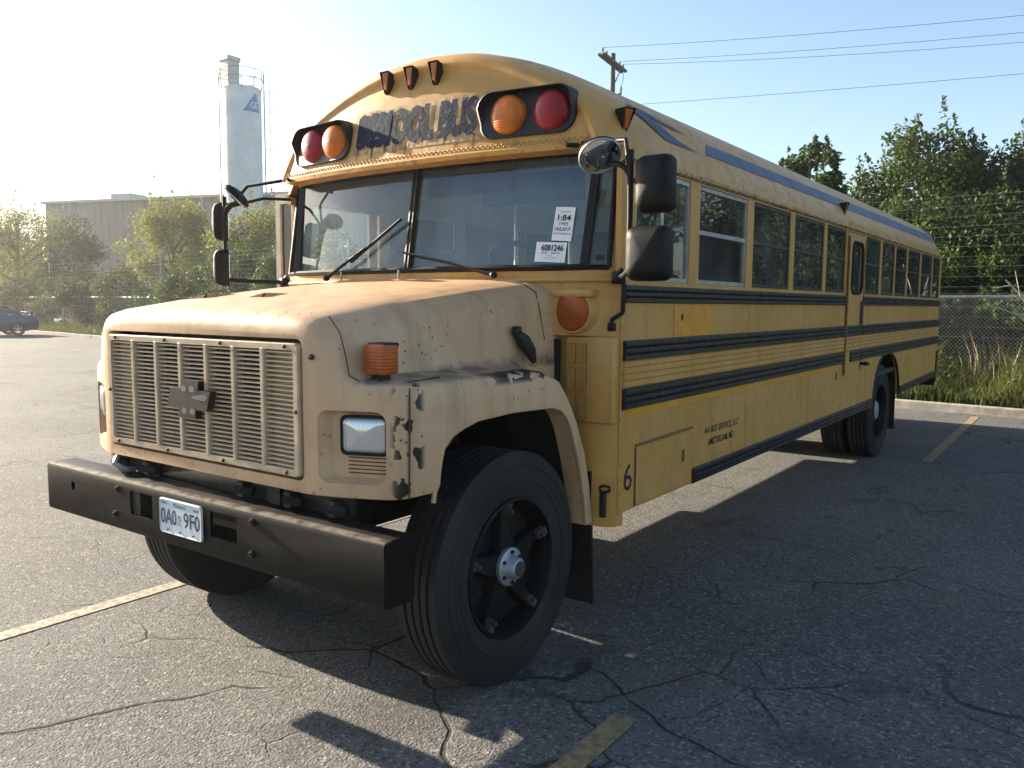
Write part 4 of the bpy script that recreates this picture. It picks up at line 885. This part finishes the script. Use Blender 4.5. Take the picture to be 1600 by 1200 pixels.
# trees beyond the fence, far side
tree('roadside_tree', -55.6, 22.0, 8.7, 4.6, 'broad pale olive tree beyond the fence behind the parked blue car', 'leaf_olive', 15000, .17, 11, .05, nclump=60)
tree('roadside_tree', -49.3, 22.6, 7.0, 2.8, 'dark rounded tree beyond the fence, against the grey warehouse wall', 'leaf_green', 11000, .16, 12, .03, nclump=44)
tree('roadside_tree', -38.3, 22.4, 8.2, 3.3, 'feathery olive tree with a loose top shoot in front of the warehouse', 'leaf_olive', 17000, .15, 13, .04, nclump=60)
tree('roadside_tree', -30.6, 22.0, 6.8, 3.2, 'bright green bushy tree at the foot of the white silo', 'leaf_olive', 14000, .15, 14, .03, nclump=50)
tree('roadside_tree', -66.0, 25.5, 7.6, 5.0, 'tall olive tree at the far end of the fence, past the parked car', 'leaf_olive', 10000, .2, 15, .03)
fw = np.random.default_rng(9); n = 24000; X = fw.uniform(-190, -70, n); Yf = 40+fw.uniform(0, 12, n)+(-70-X)*.05; Z = fw.uniform(0, 1, n)**.8*(5.5+2.2*np.sin(X*.21)+1.4*np.sin(X*.63)); tag(link('far_wood', leafmesh('far_wood', np.stack([X, Yf, Z], 1), .7, fw), 'leaf_green'), 'hazy distant line of trees at the edge of the lot', 'trees', kind='stuff')
sh = [(-56, 18.9, 2.6, 2.0), (-49, 19.3, 3.0, 2.2), (-44.2, 19.1, 3.4, 2.0), (-40.2, 18.6, 2.9, 1.9), (-36.5, 18.4, 3.5, 1.9), (-32.8, 18.0, 2.9, 1.8), (-29.2, 17.4, 3.4, 1.9), (-25.6, 17.2, 3.9, 2.0), (-21.8, 16.6, 3.6, 2.0), (-18, 16.2, 4.2, 2.1), (-14, 15.6, 4.6, 2.2), (-10.2, 15.2, 4.2, 2.0)]
SL = ['shrub at the wire fence beneath the broad pale olive tree', 'shrub at the wire fence beneath the dark rounded tree', 'shrub in the gap where the bare warehouse wall shows', 'shrub between the warehouse gap and the feathery olive tree', 'shrub under the feathery olive tree in front of the warehouse', 'shrub between the feathery olive tree and the silo', 'shrub under the bright green tree at the foot of the silo']+['dense dark shrub of the hedge row that the bus stands in front of']*5
for i, (x, y, h, rx) in enumerate(sh): tree('shrub', x, y, h, rx, SL[i], 'leaf_dark' if i % 2 else 'leaf_green', 6500, .13, 40+i, .0, nclump=30, group='shrubs along the far fence', stems=3, cat_='shrub')
# trees beyond the fence, behind the bus
tree('roadside_tree', -3.15, 18.0, 6.5, 1.5, 'small dark broad-leaved tree rising just over the bus roof', 'leaf_dark', 9000, .15, 21, .25, nclump=34)
tree('roadside_tree', -.75, 20.0, 6.6, 2.3, 'tall airy olive tree with sky showing through, behind the bus tail', 'leaf_green', 26000, .13, 22, .12, nclump=80)
tree('roadside_tree', 2.3, 20.6, 6.5, 2.5, 'tall green tree standing in front of the dark trailer beyond the fence', 'leaf_green', 26000, .13, 23, .06, nclump=80)
tree('roadside_tree', 6.6, 19.5, 6.6, 2.6, 'wide green tree beyond the fence, clear of the bus', 'leaf_green', 15000, .15, 24, .06, nclump=60)
for i, (x, h) in enumerate(((10.5, 6.2), (15.5, 7.4), (21, 6.6), (27, 7.8), (34, 7.))): tree('roadside_tree', x, 18.5+i*.4, h, 3.1, 'bushy tree in the row running on along the fence', 'leaf_green' if i % 2 else 'leaf_olive', 5000, .2, 60+i, .06, group='trees running on along the fence', nclump=36)
for i, (x, y, h, rx) in enumerate([(-6.2, 15.2, 4.4, 1.9), (-2.6, 15.4, 3.4, 1.7), (-.2, 16.3, 4.6, 1.9), (1.4, 15.9, 3.6, 1.5), (3.2, 16.6, 4.6, 1.8), (5.6, 15.3, 3.8, 1.8), (1.2, 18.2, 4.8, 2.2), (.1, 14.1, 2.2, 1.2), (1.7, 14.2, 2.0, 1.1), (3.1, 13.9, 2.3, 1.2), (4.8, 13.8, 2.1, 1.2)]): tree('shrub', x, y, h, rx, 'dark vine-covered thicket behind the chain-link fence at the bus tail', 'leaf_dark', 9500, .11, 80+i, .0, nclump=34, group='thicket behind the bus', stems=3, cat_='shrub')
# dead branch over the fence
dw = B(); dw.tube(cat([(2.35, 13.25, .3), (2.25, 13.1, 1.2), (2.05, 13.0, 1.75), (1.72, 12.95, 2.15)], 3), [.03]*4+[.022]*3+[.012]*3, 6)
dw.tube([(2.1, 13.02, 1.68), (2.2, 12.95, 2.1), (2.32, 12.9, 2.45)], [.018, .012, .005], 5); dw.tube([(1.95, 12.98, 1.88), (1.86, 12.9, 2.3)], [.014, .004], 5); dw.tube([(2.25, 13.1, 1.25), (1.95, 12.9, 1.55), (1.5, 12.8, 1.72)], [.018, .012, .005], 5); dw.tube([(1.8, 12.96, 2.05), (1.55, 12.9, 2.0)], [.01, .004], 5)
tag(dw.build('dead_branch', 'dead_wood', None, 60), 'bare pale dead branch forking up against the chain-link fence', 'branch')
# fence
FO = 1.75
fence = tag(empty('chain_link_fence', (1, kerbY(1), 0), KA), 'galvanised chain-link fence with top rail behind the kerb', 'fence')
X0, X1, FH = -62., 30., 1.83
pm = B().tube([(0, 0, 0), (0, 0, FH+.05)], .03, 8).sphere((0, 0, FH+.05), .036, 8, 4).mesh('post'); pm.materials.append(M['galvanised'])
xs = np.arange(X0, X1+.1, 3.06)
for x in xs: o = link('post', pm, None, fence); o.location = (x, FO, .05); o.rotation_euler = (random.uniform(-.012, .012), random.uniform(-.012, .012), 0)
B().tube([(x, FO, FH+.02+random.uniform(-.012, .012)) for x in np.arange(X0, X1+.1, 1.53)], .021, 8).build('top_rail', 'galvanised', fence, 60)
def meshwire(x0, x1, p, r):
    V = []; F = []
    H = FH-.02; n = int((x1-x0+H)/p)
    for d in (1, -1):
        for i in range(n):
            xa = x0-H+i*p; a, b_ = (xa, 0.), (xa+H, H)
            if a[0] < x0: a = (x0, x0-xa)
            if b_[0] > x1: b_ = (x1, x1-xa)
            if b_[0] <= a[0]: continue
            if d < 0: a, b_ = (x0+x1-a[0], a[1]), (x0+x1-b_[0], b_[1])
            k = len(V); o = d*r
            for q, zt in ((a, 0), (b_, .04)):
                V += [(q[0]-r, FO-.028+o, .07+q[1]+zt), (q[0]+r, FO-.028+o, .07+q[1]+zt), (q[0], FO-.028+o+r*1.6, .07+q[1]+zt)]
            F += [(k, k+1, k+4, k+3), (k+1, k+2, k+5, k+4), (k+2, k, k+3, k+5)]
    return newme('wire_mesh', V, F)
o = link('wire_mesh', meshwire(-4., 9., .068, .0022), 'fence_wire', fence); o['kind'] = 'stuff'
o = link('wire_mesh', meshwire(-62., -4.05, .14, .0026), 'fence_wire', fence); o['kind'] = 'stuff'
# knuckled top ends near the bus tail
kn = B()
for i in range(90): x = -1.2+i*.068; kn.tube([(x, FO-.02, FH-.02), (x+.012*(-1)**i, FO-.02, FH+.055)], .004, 4)
o = kn.build('wire_knuckles', 'fence_wire', fence); o['kind'] = 'stuff'
# tall security fence of single wires behind it
sf = tag(empty('security_fence', (1, kerbY(1), 0), KA), 'tall fence of many single horizontal wires on thin posts', 'fence')
pm2 = B().tube([(0, 0, 0), (0, 0, 3.75)], .024, 8).mesh('post'); pm2.materials.append(M['galvanised'])
xs2 = np.arange(-60.7, 30, 14.)
for x in xs2: o = link('post', pm2, None, sf); o.location = (x, FO+.42, .02)
NW = 20
for k in range(NW):
    z = .25+k*(3.66-.25)/(NW-1)
    B().tube([(x, FO+.395, z-(.012 if i % 2 else 0)) for i, x in enumerate(np.arange(xs2[0], xs2[-1]+.1, 7.))], .0018, 4).build('wire', 'fence_wire', sf)
# weeds and reeds
def blades(name, n, x0, x1, o0, o1, h0, h1, wd, mat, seed, label, lean=.35):
    rng = np.random.default_rng(seed); X = rng.uniform(x0, x1, n); O = rng.uniform(o0, o1, n); H = rng.uniform(h0, h1, n)*(.6+.4*np.sin(X*1.7+seed)**2)*(1 if o1-o0 < .5 else np.clip(.45+(O-o0)/(o1-o0)*.8, 0, 1.1))
    px = X-O*math.sin(KA); py = 11.12+KS*(X-1)+O*math.cos(KA); th = rng.uniform(0, 2*np.pi, n); ln = rng.uniform(0, lean, n)*H
    w_ = wd*rng.uniform(.6, 1.4, n); dx, dy = np.cos(th), np.sin(th); V = np.empty((n, 5, 3)); z0 = .08
    ph = rng.uniform(0, 2*np.pi, n); ex, ey = np.cos(ph)*w_, np.sin(ph)*w_
    for k, (t, q) in enumerate(((0, -1), (0, 1), (.55, 1), (.55, -1), (1, 0))):
        b_ = t*t; V[:, k, 0] = px+dx*ln*b_+q*ex*(1-.4*t); V[:, k, 1] = py+dy*ln*b_+q*ey*(1-.4*t); V[:, k, 2] = z0+H*t*(1-.15*b_)
    i = np.arange(n)*5; F = np.concatenate([np.stack([i, i+1, i+2], 1), np.stack([i, i+2, i+3], 1), np.stack([i+3, i+2, i+4], 1)])
    o = link(name, newme(name, V.reshape(-1, 3), F.tolist()), mat); return tag(o, label, 'weeds', kind='stuff')
blades('weeds', 17000, -7, 9, .16, 1.6, .55, 1.25, .008, 'grass_green', 1, 'thick green weeds filling the strip behind the kerb', .6)
blades('dry_reeds', 1300, -7, 9, .95, 1.7, 1.0, 1.6, .006, 'dry_reed', 2, 'dry straw-coloured stalks standing against the fence', .25)
blades('kerb_grass', 3500, -7, 9, .14, .45, .15, .45, .007, 'grass_green', 3, 'short bright grass along the top of the kerb', .9)
blades('far_weeds', 16000, -60, -7, .2, 1.7, .25, .75, .016, 'grass_green', 4, 'low rough weeds at the foot of the far fence', .6)
rng = np.random.default_rng(5); n = 9000; X = rng.uniform(-6, 8.5, n); O = rng.uniform(.3, 1.6, n); C = np.stack([X-O*math.sin(KA), 11.12+KS*(X-1)+O, .1+rng.uniform(.0, 1, n)*(.35+.5*(O/1.6))*(.6+.4*np.sin(X*2.3)**2)], 1)
tag(link('weed_leaves', leafmesh('weed_leaves', C, .06, rng, .1, .45), 'leaf_green'), 'leafy green weeds mixed into the grass behind the kerb', 'weeds', kind='stuff')
# warehouse
P1, P2 = Vector((-74.8, 33.0, 0)), Vector((-20., 50.3, 0)); wd_ = (P2-P1).length; wa = math.atan2(P2.y-P1.y, P2.x-P1.x)
wh = tag(empty('warehouse', P1, wa), 'long grey ribbed metal warehouse behind the trees', 'building')
H0 = 10.3
b = B(); rib = []; x = 0.
while x < wd_: rib += [(x, 0), (x+.52, 0), (x+.58, -.09), (x+.70, -.09), (x+.76, 0)]; x += .78
b.loft([[(px, py, z) for px, py in rib] for z in (0, H0)], cap=False, closed=False); b.build('wall', 'sheet_metal', wh)
B().box(-.1, 0, -.0, 32, 0, H0).build('end_wall', 'sheet_metal', wh); B().box(-.3, wd_+.3, -.35, 32, H0, H0+.22).build('roof', 'worn_aluminium', wh); B().box(5.4, 7.6, 2, 4, H0+.2, H0+1.0).build('roof_vent', 'worn_aluminium', wh)
# silo
SX, SY, SR = -43.4, 30.9, 1.22
so = tag(empty('silo', (SX, SY, 0)), 'tall white cylindrical silo with caged ladder, roof railing and filter on top', 'silo')
SH = 15.5
B().lathe([(0, SR), (SH-.05, SR), (SH, SR-.05), (SH+.12, .3), (SH+.13, .001)], (0, 0, 0), 'Z', 40).build('shell', 'silo_white', so, 40)
for z in np.arange(1.5, SH, 1.52): B().lathe([(z-.03, SR), (z-.03, SR+.018), (z+.03, SR+.018), (z+.03, SR)], (0, 0, 0), 'Z', 40).build('hoop', 'silo_white', so, 40)
td = math.atan2(CAM[1]-SY, CAM[0]-SX)
def pol(a, r_, z): return (r_*math.cos(td+a), r_*math.sin(td+a), z)
B().box(-.42, .42, -.42, .42, SH, SH+1.55).build('filter_housing', 'worn_aluminium', so); B().rbox(-.5, .5, -.5, .5, SH+1.55, SH+1.85, .04).build('filter_cap', 'galvanised', so)
for o_ in so.children:
    if o_.name.startswith('filter'): p_ = pol(-1.2, .75, 0); o_.location = (p_[0], p_[1], 0)
b = B()
for z in (SH+.55, SH+1.1): b.tube([pol(a, SR+.12, z) for a in np.linspace(0, 2*math.pi, 25)], .025, 5)
for a in np.linspace(0, 2*math.pi, 11)[:-1]: b.tube([pol(a, SR+.02, SH-.2), pol(a, SR+.12, SH+.2), pol(a, SR+.12, SH+1.1)], .022, 5)
b.build('railing', 'galvanised', so, 60)
la = 1.62
def lp(dx, dr, z): p = pol(la, SR+.18+dr, z); t = (-math.sin(td+la), math.cos(td+la)); return (p[0]+t[0]*dx, p[1]+t[1]*dx, z)
b = B()
for dx in (-.22, .22): b.tube([lp(dx, 0, 2.2), lp(dx, 0, SH+1.1)], .028, 5)
for z in np.arange(2.4, SH+.6, .32): b.tube([lp(-.22, 0, z), lp(.22, 0, z)], .015, 4)
for z in np.arange(3, SH, 2.4): b.tube([lp(0, -.2, z), lp(0, 0, z)], .02, 4)
b.build('ladder', 'galvanised', so, 60)
b = B()
for z in np.arange(4.2, SH+.9, 1.25): b.tube([lp(.36*math.cos(t), .72*math.sin(t), z) for t in np.linspace(math.pi, 0, 9)], .02, 4)
for t in (.5, 1.57, 2.64): b.tube([lp(.36*math.cos(t), .72*math.sin(t), 4.2), lp(.36*math.cos(t), .72*math.sin(t), SH+.9)], .016, 4)
b.build('ladder_cage', 'galvanised', so, 60)
B().tube([pol(-1.75, SR+.22, .3), pol(-1.75, SR+.22, SH+.7), pol(-1.7, SR+.0, SH+1.2), pol(-1.5, SR-.5, SH+1.25)], .06, 8).build('fill_pipe', 'galvanised', so, 60)
def emb(pts, off): return [pol(a/SR, SR+off, z) for a, z in pts]
def patch(name, rows, off, mat):
    B().loft([emb(r_, off) for r_ in rows], cap=False, closed=False).build(name, mat, so, 60)
tri = [[(-.05+(-.42)*(1-k)+.0+u*(1.35-(1-k)*.0)*(1), 0) for u in (0, 1)] for k in (0, 1)]
rows = []
for k in np.linspace(0, 1, 7):
    z = SH-1.62+1.15*k; a0, a1 = .05+.78*k, 1.28-.30*k; rows.append([(a0+(a1-a0)*u, z) for u in np.linspace(0, 1, 8)])
patch('logo_panel', rows, .03, 'silo_blue')
text('GE', .52, .42, lambda u, v: pol((.52+u)/SR, SR+.05, SH-1.42+v), 'silo_white', so, 'logo_lettering', .02)
# utility poles and wires
PX, PY, PH = -12.4, 24.5, 11.05
WDX, WDY = 42.0, 7.1
def pole(x, y, label):
    o = tag(empty('utility_pole', (x, y, 0), math.atan2(WDY, WDX)), label, 'utility pole', 'utility poles')
    B().tube([(0, 0, 0), (0, 0, PH)], [.13, .09], 10).build('mast', 'pole_wood', o, 60)
    for dy in (-.09, .09): B().box(-.05+dy, .05+dy, -1.25, 1.25, PH-.40, PH-.31).build('crossarm', 'pole_wood', o)
    for s_ in (-1, 1): B().tube([(.1, s_*.62, PH-.42), (.1, 0, PH-1.05)], .022, 5).build('brace', 'pole_wood', o)
    for yy in (-1.15, -.75, .75, 1.15): B().lathe([(PH-.30, .03), (PH-.22, .03), (PH-.20, .055), (PH-.15, .055), (PH-.12, .03), (PH-.10, .001)], (0, yy, 0), 'Z', 8).build('insulator', 'insulator', o)
    B().tube([(.12, .1, PH-1.5), (.12, .55, PH-1.35)], .03, 5).build('bracket', 'dark_steel', o); B().tube([(.12, .5, PH-1.9), (.12, .62, PH-1.1)], .05, 6).build('fuse_cutout', 'insulator', o)
    B().tube([(.0, 1.1, PH-.15), (.1, .95, PH-.7), (.12, .62, PH-1.1)], .012, 4).build('jumper', 'dark_wire', o)
    return o
pole(PX, PY, 'weathered wooden utility pole with double crossarm rising behind the bus roof'); pole(PX+WDX, PY+WDY, 'wooden utility pole at the far right end of the overhead wires')
wa_ = math.atan2(WDY, WDX)
for k, (yy, z, sag) in enumerate(((-1.15, PH-.1, .85), (.75, PH-.1, .80), (1.15, PH-.1, 1.02), (.1, PH-1.9, .35))):
    a = Vector((PX-yy*math.sin(wa_), PY+yy*math.cos(wa_), z)); d_ = Vector((WDX, WDY, 0))
    tag(B().tube([a+d_*t-Vector((0, 0, sag*4*t*(1-t))) for t in np.linspace(0, 1, 25)], .007, 5).build('overhead_wire', 'dark_wire', None, 60), ['topmost overhead wire running right from the pole', 'second overhead wire below the topmost one', 'third overhead wire from the crossarm end', 'low lone overhead wire well below the other three'][k], 'wire')
# trailer and machine glimpsed beyond the fence
tl = tag(empty('trailer', (4.6, 27.0, 0), R_(8)), 'dark grey box trailer half hidden behind the trees', 'trailer')
B().rbox(-3.2, 8.5, 0, 2.5, 1.1, 5.0, .05).build('box', 'dark_steel', tl); B().box(-3.2, 8.5, .2, 2.3, .8, 1.08).build('chassis', 'dark_steel', tl)
for x in (-2, -.8): B().lathe([(-.15, .3), (-.15, .5), (.15, .5), (.15, .3)], (x, .2, .5), 'Y', 20).build('wheel', 'rubber', tl)
for x in np.arange(-2.8, 8.4, .8): B().box(x, x+.06, -.03, 0, 1.2, 4.9).build('rib', 'dark_steel', tl)
mc = tag(empty('yellow_machine', (1.55, 17.6, 0), R_(10)), 'yellow and rust coloured machine glimpsed through the thicket', 'machine')
B().rbox(-.55, .75, -.4, .4, 1.75, 2.15, .06).build('cover', 'machine_yellow', mc); B().rbox(-.25, .7, -.35, .35, 2.16, 2.55, .05).build('engine', 'machine_rust', mc); B().box(-1.6, .9, -.35, .35, 1.45, 1.58).build('frame', 'machine_yellow', mc); B().rbox(-.9, .9, -.5, .5, .5, 1.44, .05).build('body', 'dark_steel', mc)
B().tube([(.62, 0, 2.5), (.66, 0, 3.0)], .03, 6).build('exhaust', 'machine_rust', mc)
for x in (-.6, .6): B().lathe([(-.6, .2), (-.6, .42), (-.35, .42), (-.35, .2)], (x, 0, .44), 'Y', 20).build('wheel', 'rubber', mc)
# parked car
car = tag(empty('parked_car', (-39.75, 13.35, 0), R_(81)), 'dark blue parked sedan with rear wing and five-spoke wheels', 'car')
def csec(x, zlo, zmid, zhi, wl, wm, wh_): return [(x, -wl, zlo), (x, -wm, zmid), (x, -wh_, zhi), (x, 0, zhi+.03), (x, wh_, zhi), (x, wm, zmid), (x, wl, zlo)]
secs = [(2.25, .42, .60, .82, .70, .80, .70), (2.20, .30, .62, .93, .80, .86, .74), (1.7, .22, .60, .98, .84, .88, .76), (1.2, .22, .60, .98, .85, .88, .78), (.3, .20, .6, .95, .86, .89, .80), (-.8, .20, .6, .93, .86, .89, .80), (-1.3, .22, .6, .88, .85, .88, .74), (-2.0, .28, .56, .74, .80, .84, .66), (-2.25, .38, .5, .60, .66, .7, .56)]
cb = B().loft([csec(*q) for q in secs]).mesh()
cb = boolean(cb, [B().lathe([(-1.2, .001), (-1.2, .36), (-.58, .36), (-.58, .001)], (x, 0, .31), 'Y', 24).mesh() for x in (1.32, -1.42)]+[B().lathe([(.58, .001), (.58, .36), (1.2, .36), (1.2, .001)], (x, 0, .31), 'Y', 24).mesh() for x in (1.32, -1.42)]); cb.materials.clear()
link('body', cb, 'car_blue', car, 40)
g = [[(1.55, -.66, .95), (1.55, .66, .95), (1.55, .66, .97), (1.55, -.66, .97)], [(.85, -.56, .95), (.85, .56, .95), (.85, .54, 1.36), (.85, -.54, 1.36)], [(-.1, -.58, .95), (-.1, .58, .95), (-.1, .54, 1.40), (-.1, -.54, 1.40)], [(-1.1, -.66, .92), (-1.1, .66, .92), (-1.1, .66, .94), (-1.1, -.66, .94)]]
g = [[(x, y*(1.16 if z < 1.1 else 1.04), z) for x, y, z in r_] for r_ in g]
link('greenhouse', B().loft(g).mesh(), 'car_glass', car, None)
B().loft([[(.88, -.56, 1.35), (.88, .56, 1.35), (.88, .5, 1.40), (.88, -.5, 1.40)], [(-.12, -.57, 1.385), (-.12, .57, 1.385), (-.12, .5, 1.435), (-.12, -.5, 1.435)]]).build('roof', 'car_blue', car, 30)
for y in (-.655, .655):
    B().tube([(1.55, y*1.1, .96), (.86, y*.87, 1.37), (-.1, y*.88, 1.41), (-1.1, y*1.1, .93)], .035, 6).build('roof_pillar', 'car_blue', car, 60)
B().rbox(1.85, 2.15, -.66, .66, 1.10, 1.135, .012).build('rear_wing', 'car_blue', car, 40)
for y in (-.5, .5): B().box(1.95, 2.05, y-.02, y+.02, .95, 1.11).build('wing_post', 'car_blue', car)
for y in (-1, 1): B().rbox(2.12, 2.235, *sorted((y*.45, y*.82)), .70, .84, .02).build('tail_lamp', 'tail_red', car, 40)
for x in (1.32, -1.42):
    for s_ in (-1, 1):
        w_ = empty('wheel', (x, s_*.78, .31)); w_.parent = car
        B().lathe([(-.1, .20), (-.1, .295), (-.08, .31), (.08, .31), (.1, .295), (.1, .20)], (0, 0, 0), 'Y', 28).build('tyre', 'rubber', w_, 40)
        b = B().lathe([(s_*.085, .205), (s_*.09, .19), (s_*.03, .185)], (0, 0, 0), 'Y', 28); b.lathe([(s_*.08, .05), (s_*.085, .001)], (0, 0, 0), 'Y', 12)
        for k in range(5):
            t = 2*math.pi*k/5+.3; c_, q_ = math.cos(t), math.sin(t); b.loft([[(.03*c_-.03*q_*d1, s_*yy, .03*q_+.03*c_*d1) for d1, yy in ((-1, .06), (1, .06), (1, .085), (-1, .085))], [(.195*c_-.022*q_*d1, s_*yy, .195*q_+.022*c_*d1) for d1, yy in ((-1, .06), (1, .06), (1, .085), (-1, .085))]])
        b.build('rim', 'alloy', w_, 40)

# hazy air over the lot, an added volume that also imitates lens glare
hz = NT('haze_air'); hz.t.nodes.remove(hz.b); pv = hz.n('ShaderNodeVolumePrincipled'); pv.inputs['Color'].default_value = (.95, .97, 1, 1); pv.inputs['Density'].default_value = .0006; pv.inputs['Anisotropy'].default_value = .55; hz.l(pv.outputs[0], hz.out.inputs['Volume'])
o = B().box(-200, 80, -70, 75, -1.2, 19.).build('haze', 'haze_air'); tag(o, 'thin morning haze added over the whole lot, also standing in for lens glare', 'haze', kind='stuff')
